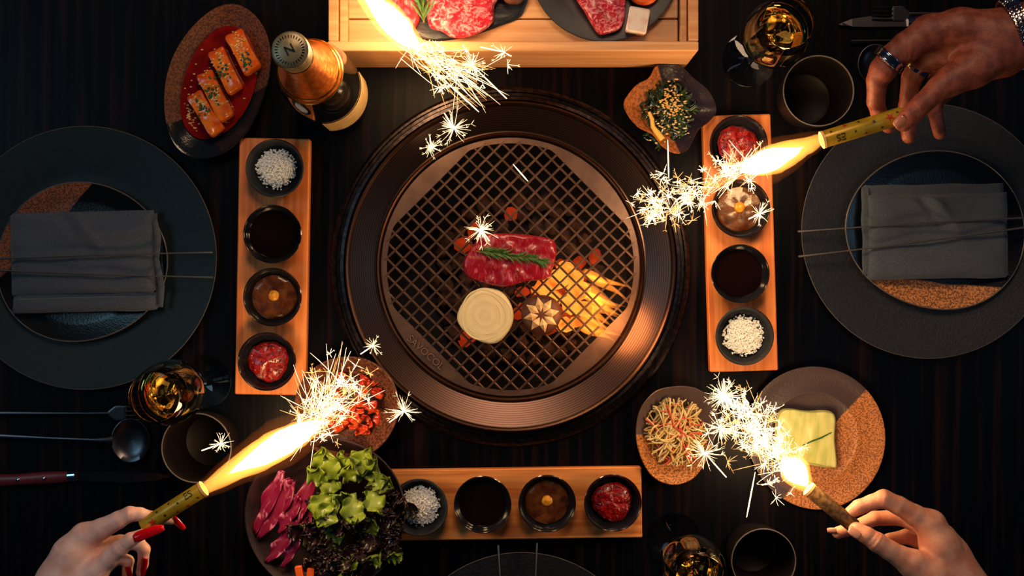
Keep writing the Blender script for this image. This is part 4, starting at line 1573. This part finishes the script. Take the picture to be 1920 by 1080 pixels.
def sparkler(label, nozzle, tail, z, trad, jet, sparks, prints=True, seed=0, tube_mat=None):
    """gold paper fountain: tube from tail to nozzle, jet = (end u, v, z, width scale), sparks = callable filling meshes"""
    r = random.Random(seed)
    a, b2 = V(nozzle[0], nozzle[1], z), V(tail[0], tail[1], z + 4)
    t_ = thing('fountain_sparkler', label, 'sparkler', b2)
    n0 = a - b2
    ax = n0.normalized()
    L_ = n0.length
    m = MB()
    m.tube([Vector((0, 0, 0)), ax * L_ * .02, ax * L_ * .98, n0, ax * (L_ - 1), ax * (L_ - 14)], [trad * .9, trad, trad, trad * .97, trad * .72, trad * .7], n=40)
    m.build('tube', tube_mat or M_tube, t_)
    m = MB()
    q0 = ax.to_track_quat('Z', 'Y').to_matrix().to_4x4()
    m.lathe([(trad * .74, -1), (trad * .74, 2.6), (trad * .9, 3.4), (trad * 1.03, 2.4), (trad * 1.03, -2)], n=40, close=True)
    m.xform(Matrix.Translation(n0) @ q0)
    m.build('singed_rim', M_rim, t_)
    # printed stars wrapped on the paper
    side = ax.cross(Vector((0, 0, 1))).normalized()
    up = side.cross(ax)

    def wrap(pts2, faces, s0, ang0, mat_, nm):
        mm = MB()
        out = []
        for (x, y, zz) in pts2:
            th = ang0 + y / trad
            rr = trad + .35 + zz
            out.append(ax * (s0 + x) + (side * math.sin(th) + up * math.cos(th)) * rr)
        mm.add(out, faces)
        mm.build(nm, mat_, t_, smooth=False)

    def star(sz):
        P = [(0, 0, 0)]
        for k_ in range(10):
            q_ = sz if k_ % 2 == 0 else sz * .4
            P.append((q_ * math.cos(k_ * PI / 5), q_ * math.sin(k_ * PI / 5), 0))
        P2 = [(x, y, .3) for x, y, _ in P]
        F_ = [(0, 1 + k_, 1 + (k_ + 1) % 10) for k_ in range(10)]
        return P2, F_
    if prints:
        for (f_, ang, sz, mt_) in ((.18, .2, 8.5, M_print_red), (.38, .25, 4, M_print_dark), (.08, .5, 3.4, M_print_dark), (.55, .8, 3.4, M_print_dark), (.62, -.2, 3, M_print_dark), (.72, .9, 5, M_print_red), (.30, -.7, 3.4, M_print_dark), (.5, -.8, 3, M_print_dark), (.9, .6, 3.4, M_print_dark)):
            P, F_ = star(sz * trad / 15)
            wrap(P, F_, L_ * f_, ang, mt_, 'printed_star')
        v_, f_ = text_mesh('ES', trad * 1.25, .4)
        v_ = [(x, -y, zz + .2) for x, y, zz in v_]
        wrap(v_, f_, L_ * .80, -.35, M_print_dark, 'printed_letters')
    # burning jet: core and mantle of glowing gas, outer shell painted as bloom
    e = V(*jet[:3]) - b2
    d = e - n0
    JL = d.length
    dn = d.normalized()
    ws = jet[3]

    def jetmesh(nm, mt_, l0, l1, wmax, p_, wobble):
        mm = MB()
        pts_, rad = [], []
        for i in range(19):
            t = i / 18
            pp = n0 + dn * (l0 + (l1 - l0) * t) * JL
            pp += side * wobble * math.sin(t * 6 + seed) + Vector((0, 0, wobble * math.cos(t * 5)))
            pts_.append(pp)
            rad.append(max(.6, wmax * (math.sin(PI * t ** p_) ** .8)) if p_ > 1.2 else max(.6, wmax * min(1, .30 + 1.25 * t) * max(0, 1 - t ** 3.2) ** .6))
        mm.tube(pts_, rad, n=20)
        k_ = []
        for q_ in mm.v:
            qv = Vector(q_)
            nn_ = 1.8 * mnoise.noise(qv * .06 + Vector((seed, 0, 0))) * ws
            k_.append(tuple(qv + Vector((nn_, -nn_, nn_ * .5))))
        mm.v = k_
        mm.build(nm, mt_, t_, sharp=None)
    jetmesh('flame_core', M_core, jet[4], jet[5], jet[6] * .66, 1.25, 0)
    jetmesh('flame_mantle', M_mantle, 0.0, 1.0, jet[6] * .98, 1.0, 1)
    jetmesh('bloom_shell', M_halo, -.02, 1.15, jet[6] * 1.5, 1.0, 2)
    hot, org = MB(), MB()
    sparks(hot, org, r, b2, n0, dn, JL)
    hot.build('sparks', M_spark, t_, smooth=False, kind='stuff')
    org.build('orange_sparks', M_spark_or, t_, smooth=False, kind='stuff')
    return t_, b2 + n0 + dn * JL * .5


def along(path, t):
    k_ = t * (len(path) - 1)
    i = min(int(k_), len(path) - 2)
    return path[i].lerp(path[i + 1], k_ - i)


def shower(path, spread, nb, size, nst, lst, stdir_spread=.5, w_=.8, bur=(5, 12), bias=1.0):
    """sparks strewn along a path of (u,v,z): small bursts plus longer flying streaks"""
    def f_(hot, org, r, b2, n0, dn, JL):
        P = [V(*q_) - b2 for q_ in path]
        for i in range(nb):
            t = r.random() ** bias
            sp = spread[0] + (spread[1] - spread[0]) * t
            c = along(P, t) + Vector((r.gauss(0, sp), r.gauss(0, sp), r.gauss(0, sp)))
            burst(hot if r.random() < .7 else org, c, r.randint(*bur), size * r.uniform(.5, 1.4), w_, r)
        for i in range(nst):
            t = r.random() ** 1.4
            sp = spread[0] * .7
            c = along(P, t * .85) + Vector((r.gauss(0, sp), r.gauss(0, sp), r.gauss(0, sp)))
            ax = (P[-1] - P[0]).normalized()
            d = (ax + Vector((r.gauss(0, stdir_spread), r.gauss(0, stdir_spread), r.gauss(0, stdir_spread * .6)))).normalized()
            streak(hot if r.random() < .6 else org, c, d, r.uniform(.4, 1.2) * lst, w_ * r.uniform(.7, 1.3), bend=r.uniform(-.15, .15), r=r, seg=4)
    return f_


# upper right, held by the hand with rings
_, c = sparkler('gold star-printed fountain sparkler held by the ringed hand at the upper right', (1543, 262), (1693, 216), 275, 14.5, (1385, 322, 255, 1.4, .22, 1.0, 29),
                shower([(1430, 300, 255), (1370, 325, 250), (1310, 358, 240), (1250, 385, 230), (1222, 400, 222)], (13, 19), 105, 14, 110, 50, .8, bur=(5, 13), bias=.9), seed=1)
point('sparkler_light', c, .8, (1.0, .60, .26), .03)
point('sparkler_light', V(1245, 392, 225), .7, (1.0, .66, .34), .02)
# lower left, held by the hand with red nails
_, c = sparkler('gold fountain sparkler held by the red-nailed hand at the lower left', (380, 917), (268, 988), 252, 13.5, (612, 784, 240, 1.2, .20, .97, 32),
                shower([(600, 795, 240), (590, 772, 238), (615, 745, 235), (650, 722, 232)], (22, 28), 62, 15, 110, 70, .8, bur=(5, 12)), seed=2)
point('sparkler_light', c, .8, (1.0, .60, .26), .03)
# lower right
_, c = sparkler('gold fountain sparkler held by the hand at the lower right, with a round white flame', (1518, 918), (1603, 988), 262, 12.5, (1470, 856, 255, 1.6, .05, 1.0, 30),
                shower([(1480, 880, 255), (1440, 840, 252), (1420, 810, 250), (1400, 790, 246), (1380, 760, 242)], (20, 24), 95, 16, 100, 52, 1.1, bur=(6, 14)), seed=3, prints=False, tube_mat=mat('scorched_paper_tube', (150, 112, 62), (96, 66, 40), rough=0.55, scale=(200, 200, 200)))
point('sparkler_light', c, 1.2, (1.0, .62, .30), .03)
# upper left, its tube above the frame
_, c = sparkler('fountain sparkler at the top edge whose white flame crosses the wooden tray', (640, -60), (560, -170), 300, 13.5, (800, 108, 270, 1.6, .20, .92, 31),
                shower([(772, 84, 270), (805, 106, 268), (850, 132, 265), (905, 160, 258)], (17, 20), 46, 13, 100, 74, .34, bur=(5, 11)), seed=4)
point('sparkler_light', V(735, 40, 330), .9, (1.0, .60, .26), .03)
point('sparkler_light', V(815, 130, 262), .6, (1.0, .60, .26), .02)

# bursts of sparks that have flown clear of the flames
for (u, v, z, n_, sz, tail, lab) in (
        (700, 648, 60, 16, 17, (676, 664), 'small star-shaped spark burst above the kimchi bowl rim'),
        (757, 771, 60, 26, 28, (730, 792), 'star-shaped spark burst between the kimchi bowl and the grill rim'),
        (902, 430, 60, 34, 26, (918, 452), 'bright spark burst at the upper left corner of the grilled steak'),
        (851, 240, 80, 34, 28, (833, 212), 'bright spark burst over the upper left of the grill ring'),
        (808, 276, 80, 22, 18, (806, 256), 'small spark burst just inside the upper left grill ring'),
        (945, 98, 190, 14, 18, (900, 88), 'spark burst over the front board of the wooden tray'),
        (885, 122, 200, 34, 24, (950, 185), 'feathery spark burst with a long falling streak below the wooden tray'),
        (1357, 742, 220, 70, 30, (1357, 710), 'dense round spark burst above the sprout bowl and round plate'),
        (1350, 802, 220, 30, 26, (1400, 815), 'spark burst between the sprout bowl and the round plate'),
        (1322, 850, 200, 26, 30, (1362, 895), 'orange spark burst over the lower rim of the sprout bowl'),
        (1424, 402, 160, 24, 22, (1404, 410), 'spark burst over the brown sauce bowl of the right board'),
        (414, 832, 230, 16, 20, (378, 845), 'small spark burst above the lower left ceramic cup')):
    r = random.Random(int(u + v))
    c = V(u, v, z)
    m = MB()
    burst(m, (0, 0, 0), int(n_ * 1.6), sz * 1.05, .62, r, flat=.5)
    m.blob((0, 0, 0), 2.2, .2, sub=1)
    e = V(tail[0], tail[1], z) - c
    m.tube([Vector((0, 0, 0)), e * .5, e], [.7, 1.1, .9], n=5)
    m.build('spark_burst', M_spark, None, c, smooth=False, label=lab, cat='sparks')
for (a, b2, z, lab) in (((962, 308), (990, 340), 40, 'short straight glowing spark streak over the upper grate'),
                        ((1416, 885), (1400, 970), 200, 'long thin falling spark streak below the sprout bowl and plate'),
                        ((1252, 262), (1254, 335), 170, 'thin upright spark streak below the leaf-shaped bowl'),
                        ((845, 160), (898, 210), 180, 'slanting glowing spark streak above the top of the grill ring')):
    p = V(a[0], a[1], z)
    q_ = V(b2[0], b2[1], z) - p
    m = MB()
    m.tube([Vector((0, 0, 0)), q_ * .3, q_ * .8, q_], [.5, 1.1, 1.2, .5], n=6)
    m.build('spark_streak', M_spark, None, p, label=lab, cat='sparks')


# ------------------------------------------------------------------ hands
def surface_nets(f, origin, h):
    nx, ny, nz_ = f.shape
    ins = f < 0
    corners = [(i, j, k_) for i in (0, 1) for j in (0, 1) for k_ in (0, 1)]
    cs = (nx - 1, ny - 1, nz_ - 1)
    acc = np.zeros(cs + (3,), np.float32)
    cnt = np.zeros(cs, np.float32)

    def sub(A, c_):
        return A[c_[0]:c_[0] + cs[0], c_[1]:c_[1] + cs[1], c_[2]:c_[2] + cs[2]]
    for i, a in enumerate(corners):
        for b_ in corners[i + 1:]:
            if sum(abs(a[k_] - b_[k_]) for k_ in range(3)) != 1:
                continue
            fa, fb = sub(f, a), sub(f, b_)
            mk = sub(ins, a) != sub(ins, b_)
            t = np.where(mk, fa / np.where(mk, fa - fb, 1), 0)
            for k_ in range(3):
                acc[..., k_] += np.where(mk, a[k_] + t * (b_[k_] - a[k_]), 0)
            cnt += mk
    has = cnt > 0
    idx = -np.ones(cs, np.int64)
    idx[has] = np.arange(has.sum())
    base = np.argwhere(has).astype(np.float32)
    verts = (base + acc[has] / cnt[has][:, None]) * h + np.array(origin, np.float32)
    faces = []
    for ax in range(3):
        o1, o2 = [k_ for k_ in range(3) if k_ != ax]
        sl0 = [slice(None)] * 3
        sl1 = [slice(None)] * 3
        sl0[ax] = slice(0, -1)
        sl1[ax] = slice(1, None)
        A, B = ins[tuple(sl0)], ins[tuple(sl1)]
        ch = A != B
        loc_ = np.argwhere(ch)
        ok_ = (loc_[:, o1] > 0) & (loc_[:, o2] > 0) & (loc_[:, o1] < cs[o1]) & (loc_[:, o2] < cs[o2])
        loc_ = loc_[ok_]
        s_ = A[tuple(loc_.T)]
        e1 = np.zeros(3, int); e1[o1] = 1
        e2 = np.zeros(3, int); e2[o2] = 1
        q0, q1, q2, q3 = (idx[tuple((loc_ - e1 - e2).T)], idx[tuple((loc_ - e2).T)], idx[tuple(loc_.T)], idx[tuple((loc_ - e1).T)])
        Q = np.stack([q0, q1, q2, q3], 1)
        flip = s_ if ax != 1 else ~s_
        Q[~flip] = Q[~flip][:, ::-1]
        faces.append(Q)
    return verts, np.concatenate(faces)


def smin(a, b_, k_):
    h_ = np.clip(.5 + .5 * (b_ - a) / k_, 0, 1)
    return b_ * (1 - h_) + a * h_ - k_ * h_ * (1 - h_)


def make_hand(parent, origin, palm, fingers, material, h=2.0, kp=16, kf=9, creases=()):
    """one continuous hand and forearm surface: palm = list of chains, fingers = list of chains; chain point = (u, v, z, apparent radius)"""
    def cv(c_):
        p = V(c_[0], c_[1], c_[2]) - origin
        return (p, c_[3] * (1 - c_[2] / H))
    palm = [[cv(c_) for c_ in ch] for ch in palm]
    fingers = [[cv(c_) for c_ in ch] for ch in fingers]
    allp = [q_ for ch in palm + fingers for q_ in ch]
    lo_ = np.array([min(q_[0][k_] - q_[1] for q_ in allp) - 8 for k_ in range(3)])
    hi = np.array([max(q_[0][k_] + q_[1] for q_ in allp) + 8 for k_ in range(3)])
    n_ = ((hi - lo_) / h).astype(int) + 2
    X = (lo_[0] + h * np.arange(n_[0]))[:, None, None].astype(np.float32)
    Y = (lo_[1] + h * np.arange(n_[1]))[None, :, None].astype(np.float32)
    Z = (lo_[2] + h * np.arange(n_[2]))[None, None, :].astype(np.float32)

    def cap(a, b_):
        (p, ra), (q_, rb) = a, b_
        d = q_ - p
        dd = max(1e-6, d.dot(d))
        t = np.clip(((X - p.x) * d.x + (Y - p.y) * d.y + (Z - p.z) * d.z) / dd, 0, 1)
        dx, dy, dz = X - p.x - t * d.x, Y - p.y - t * d.y, Z - p.z - t * d.z
        return np.sqrt(dx * dx + dy * dy + dz * dz) - (ra + (rb - ra) * t)
    base = None
    for ch in palm:
        for i in range(len(ch) - 1):
            c_ = cap(ch[i], ch[i + 1])
            base = c_ if base is None else smin(base, c_, kp)
    total = base
    for ch in fingers:
        fg = None
        for i in range(len(ch) - 1):
            c_ = cap(ch[i], ch[i + 1])
            fg = c_ if fg is None else smin(fg, c_, 3.5)
        total = np.minimum(total, smin(base, fg, kf))
    # skin folds: shallow grooves across the joints
    for (u, v, z, du, dv, rad_, dep) in creases:
        p = V(u, v, z) - origin
        d = Vector((du, -dv, 0)).normalized()
        s_ = (X - p.x) * d.x + (Y - p.y) * d.y + (Z - p.z) * d.z
        rr = (X - p.x) ** 2 + (Y - p.y) ** 2 + (Z - p.z) ** 2
        total = total + dep * np.exp(-(s_ / 1.5) ** 2) * np.exp(-rr / rad_ ** 2)
    v_, f_ = surface_nets(total, lo_, h)
    m = MB()
    m.v = [tuple(q_) for q_ in v_.tolist()]
    m.f = [tuple(q_) for q_ in f_.tolist()]
    o = m.build('hand', material, parent, sharp=None)
    sm = o.modifiers.new('smooth', 'SMOOTH')
    sm.factor = .5
    sm.iterations = 4
    return o


def nail(parent, origin, u, v, z, du, dv, ln, wd, material, tilt=0.0, roll=0.0, nm='fingernail', point_=1.0):
    """curved nail plate; (du,dv) points to the fingertip in plan"""
    p = V(u, v, z) - origin
    m = MB()

    def fn(a, b_):
        s = b_ * 2 - 1
        wp = wd * .5 * (1 if a < .5 else (1 - ((a - .5) / .5) ** 2.2 * point_) ** .5 if (1 - ((a - .5) / .5) ** 2.2 * point_) > 0 else .02) * (.8 + .2 * min(1, a * 5))
        return ((a - .4) * ln, s * wp, -abs(s) ** 2 * wd * .22 - (a - .4) ** 2 * ln * .12)
    m.sheet(fn, 14, 10, 1.6)
    m.xform(Matrix.Rotation(math.atan2(-dv, du), 4, 'Z') @ Matrix.Rotation(tilt, 4, 'Y') @ Matrix.Rotation(roll, 4, 'X'))
    m.xform(Matrix.Translation(p))
    m.build(nm, material, parent, sharp=None)


# hand with rings, upper right
o0 = V(1905, 75, 300)
per = thing('person', 'brown-skinned hand with silver rings and a chain bracelet holding a sparkler at the upper right', 'person', o0)
make_hand(per, o0,
          palm=[[(2260, -70, 330, 78), (2100, -5, 325, 68), (1980, 40, 318, 58), (1912, 68, 310, 53), (1860, 78, 308, 52)],
                [(1870, 60, 312, 42), (1800, 52, 310, 34), (1742, 60, 302, 32)],
                [(1880, 80, 300, 48), (1810, 88, 285, 38), (1755, 92, 272, 32)],
                [(1880, 100, 285, 42), (1820, 115, 265, 34), (1775, 122, 245, 28)],
                [(1880, 110, 265, 34), (1830, 128, 245, 28), (1796, 140, 225, 24)],
                [(1872, 100, 315, 38), (1825, 128, 318, 34), (1785, 150, 318, 28)]],
          fingers=[[(1742, 60, 302, 31), (1700, 88, 298, 29), (1672, 108, 292, 25), (1655, 132, 285, 25), (1645, 150, 278, 20), (1642, 190, 258, 16.5), (1648, 212, 246, 15), (1666, 236, 240, 14)],
                   [(1755, 92, 272, 30), (1728, 118, 255, 23), (1710, 145, 235, 19), (1700, 200, 215, 15), (1704, 256, 222, 13.5)],
                   [(1775, 122, 245, 26), (1758, 160, 215, 19), (1752, 205, 200, 14), (1762, 250, 196, 12)],
                   [(1796, 140, 225, 22), (1790, 160, 200, 16), (1776, 176, 185, 13), (1768, 186, 180, 11)],
                   [(1785, 150, 318, 27), (1760, 166, 318, 23), (1728, 196, 314, 19.5), (1710, 214, 308, 19.5), (1694, 230, 300, 17)]],
          material=M_skin_dark, creases=[(1700, 95, 318, 1, -.2, 24, 1.6), (1712, 105, 315, 1, .1, 24, 1.8), (1726, 115, 312, 1, .2, 22, 1.6), (1722, 203, 330, -1, .8, 16, 1.5), (1729, 198, 330, -1, .8, 16, 1.2), (1655, 130, 305, .3, 1, 18, 1.0)])
nail(per, o0, 1691, 229, 316, -1, .9, 21, 19, M_nail_dark, tilt=.35, roll=-.2, nm='thumbnail', point_=.6)


def band(parent, origin, c_, axis, r_, w_, t_, material, nm, sy=1.0, pat=0):
    p = V(*c_) - origin
    q0 = Vector(axis).normalized().to_track_quat('Z', 'Y').to_matrix().to_4x4()
    m = MB()
    m.lathe([(r_, -w_ / 2), (r_ + t_, -w_ / 2 * .8), (r_ + t_ * 1.15, 0), (r_ + t_, w_ / 2 * .8), (r_, w_ / 2)], n=56, close=True, wob=(lambda t, rr: pat * math.sin(14 * t)) if pat else None)
    m.v = [(x, y * sy, z) for x, y, z in m.v]
    m.xform(Matrix.Translation(p) @ q0)
    return m.build(nm, material, parent)


ring = band(per, o0, (1668, 112, 291), (-.62, -.72, -.25), 23.5, 17, 3.0, M_chrome, 'ring', pat=.6)
m = MB()
band(ring, Vector((0, 0, 0)) + o0, (1672, 108, 292), (-.62, -.72, -.25), 26.8, 3, 1.6, M_chrome, 'ring_edge')
band(ring, Vector((0, 0, 0)) + o0, (1664, 117, 290), (-.62, -.72, -.25), 26.3, 3, 1.6, M_chrome, 'ring_edge')
band(per, o0, (1722, 128, 247), (-.5, -.8, -.5), 20.5, 10, 2.4, M_chrome, 'ring')
# bracelet of three flat chains
wa = (V(1980, 40, 318) - V(1912, 68, 310)).normalized()
q0 = wa.to_track_quat('Z', 'Y').to_matrix().to_4x4()
for k_, off in enumerate((-7, 1, 9)):
    m = MB()
    NN = 46
    for i in range(NN):
        t = 2 * PI * i / NN
        for sgn in (-1, 1):
            c0 = Vector((52.5 * math.cos(t), 52.5 * math.sin(t), off + sgn * 2.1))
            tn = Vector((-math.sin(t), math.cos(t), sgn * -.75)).normalized()
            m.tube([c0 - tn * 4.2, c0, c0 + tn * 4.2], [1.1, 2.3, 1.1], n=6)
    m.xform(Matrix.Translation(V(1898, 58, 311) - o0 + wa * 6) @ q0)
    m.build('bracelet_chain', M_chrome, per)

# fair hand with red nails, lower left
o0 = V(120, 1100, 245)
per = thing('person', 'fair hand with long red nails holding a sparkler at the lower left', 'person', o0)
make_hand(per, o0,
          palm=[[(-60, 1440, 250, 62), (-10, 1300, 248, 54), (45, 1200, 246, 50), (85, 1140, 246, 48), (120, 1085, 246, 44)],
                [(115, 1085, 250, 42), (135, 1040, 252, 34), (158, 1006, 252, 25)],
                [(130, 1100, 240, 40), (155, 1055, 238, 30), (180, 1028, 234, 22)],
                [(135, 1110, 225, 36), (170, 1080, 215, 26), (195, 1055, 208, 20)],
                [(115, 1130, 255, 38), (150, 1100, 262, 30), (180, 1072, 268, 22)]],
          fingers=[[(158, 1006, 252, 24), (190, 992, 256, 20), (222, 975, 260, 16.5), (243, 964, 260, 14.5), (262, 964, 256, 12.5), (286, 970, 246, 11), (322, 976, 236, 8.5)],
                   [(180, 1028, 234, 21), (225, 1018, 222, 15), (258, 1018, 215, 13), (270, 1030, 212, 11.5), (268, 1058, 208, 10), (263, 1074, 206, 8.5)],
                   [(195, 1055, 208, 18), (222, 1045, 198, 13), (240, 1052, 194, 11), (238, 1078, 190, 9.5)],
                   [(180, 1072, 268, 20), (205, 1047, 274, 17), (224, 1029, 278, 15.5), (245, 1012, 280, 13.5), (266, 1002, 278, 10.5)]],
          material=M_skin_pale, creases=[(221, 1030, 294, 1, -.9, 14, 1.2), (227, 1025, 294, 1, -.9, 14, 1.0), (150, 992, 275, 1, -.5, 16, .8), (243, 962, 275, 1, -.1, 12, .6)])
nail(per, o0, 272, 1000, 290, 1, -.36, 52, 17, M_nail_red, tilt=.10, roll=-.35, nm='thumbnail', point_=.85)
nail(per, o0, 331, 981, 240, .62, .72, 28, 14, M_nail_red, tilt=.15, roll=.4, point_=.75)
nail(per, o0, 268, 1062, 218, -.28, 1, 40, 12, M_nail_red, tilt=.3, point_=.85)
nail(per, o0, 240, 1074, 200, .1, 1, 30, 11, M_nail_red, tilt=.3, point_=.85)

# tan hand, lower right
o0 = V(1790, 1090, 255)
per = thing('person', 'bare tanned hand pinching a sparkler at the lower right', 'person', o0)
make_hand(per, o0,
          palm=[[(2060, 1470, 262, 74), (1960, 1320, 260, 64), (1880, 1210, 258, 56), (1820, 1130, 256, 52), (1790, 1085, 256, 46)],
                [(1790, 1080, 262, 42), (1762, 1025, 266, 34), (1745, 984, 264, 28)],
                [(1800, 1085, 244, 40), (1782, 1040, 240, 32), (1765, 1008, 236, 26)],
                [(1795, 1100, 228, 38), (1785, 1065, 218, 30), (1770, 1035, 212, 24)],
                [(1780, 1110, 272, 40), (1745, 1085, 284, 34), (1712, 1058, 288, 27)]],
          fingers=[[(1745, 984, 264, 26), (1715, 966, 268, 20), (1685, 948, 270, 17.5), (1657, 935, 270, 17), (1635, 942, 266, 14.5), (1610, 951, 264, 14), (1595, 961, 262, 12)],
                   [(1765, 1008, 236, 23), (1725, 985, 224, 17), (1690, 970, 218, 15.5), (1640, 972, 218, 13.5), (1605, 988, 220, 12.5), (1572, 999, 222, 12)],
                   [(1770, 1035, 212, 22), (1735, 1018, 198, 16), (1700, 1006, 190, 14), (1668, 1012, 190, 12), (1650, 1030, 190, 10)],
                   [(1712, 1058, 288, 26), (1690, 1045, 290, 21), (1668, 1032, 292, 18.5), (1645, 1017, 292, 18.5), (1625, 1004, 288, 16), (1606, 994, 282, 15)]],
          material=M_skin_tan, creases=[(1636, 1011, 310, -.75, -.65, 17, 1.5), (1643, 1016, 310, -.75, -.6, 17, 1.7), (1650, 1021, 310, -.75, -.5, 17, 1.6), (1722, 1015, 285, -1, .25, 26, 2.0), (1656, 932, 288, -1, -.2, 14, 1.0)])
nail(per, o0, 1606, 998, 298, -.8, -.55, 20, 17, M_nail, tilt=.25, roll=.5, nm='thumbnail', point_=.5)
nail(per, o0, 1562, 997, 232, -1, .1, 16, 13, M_nail, tilt=.5, roll=-.5, point_=.5)
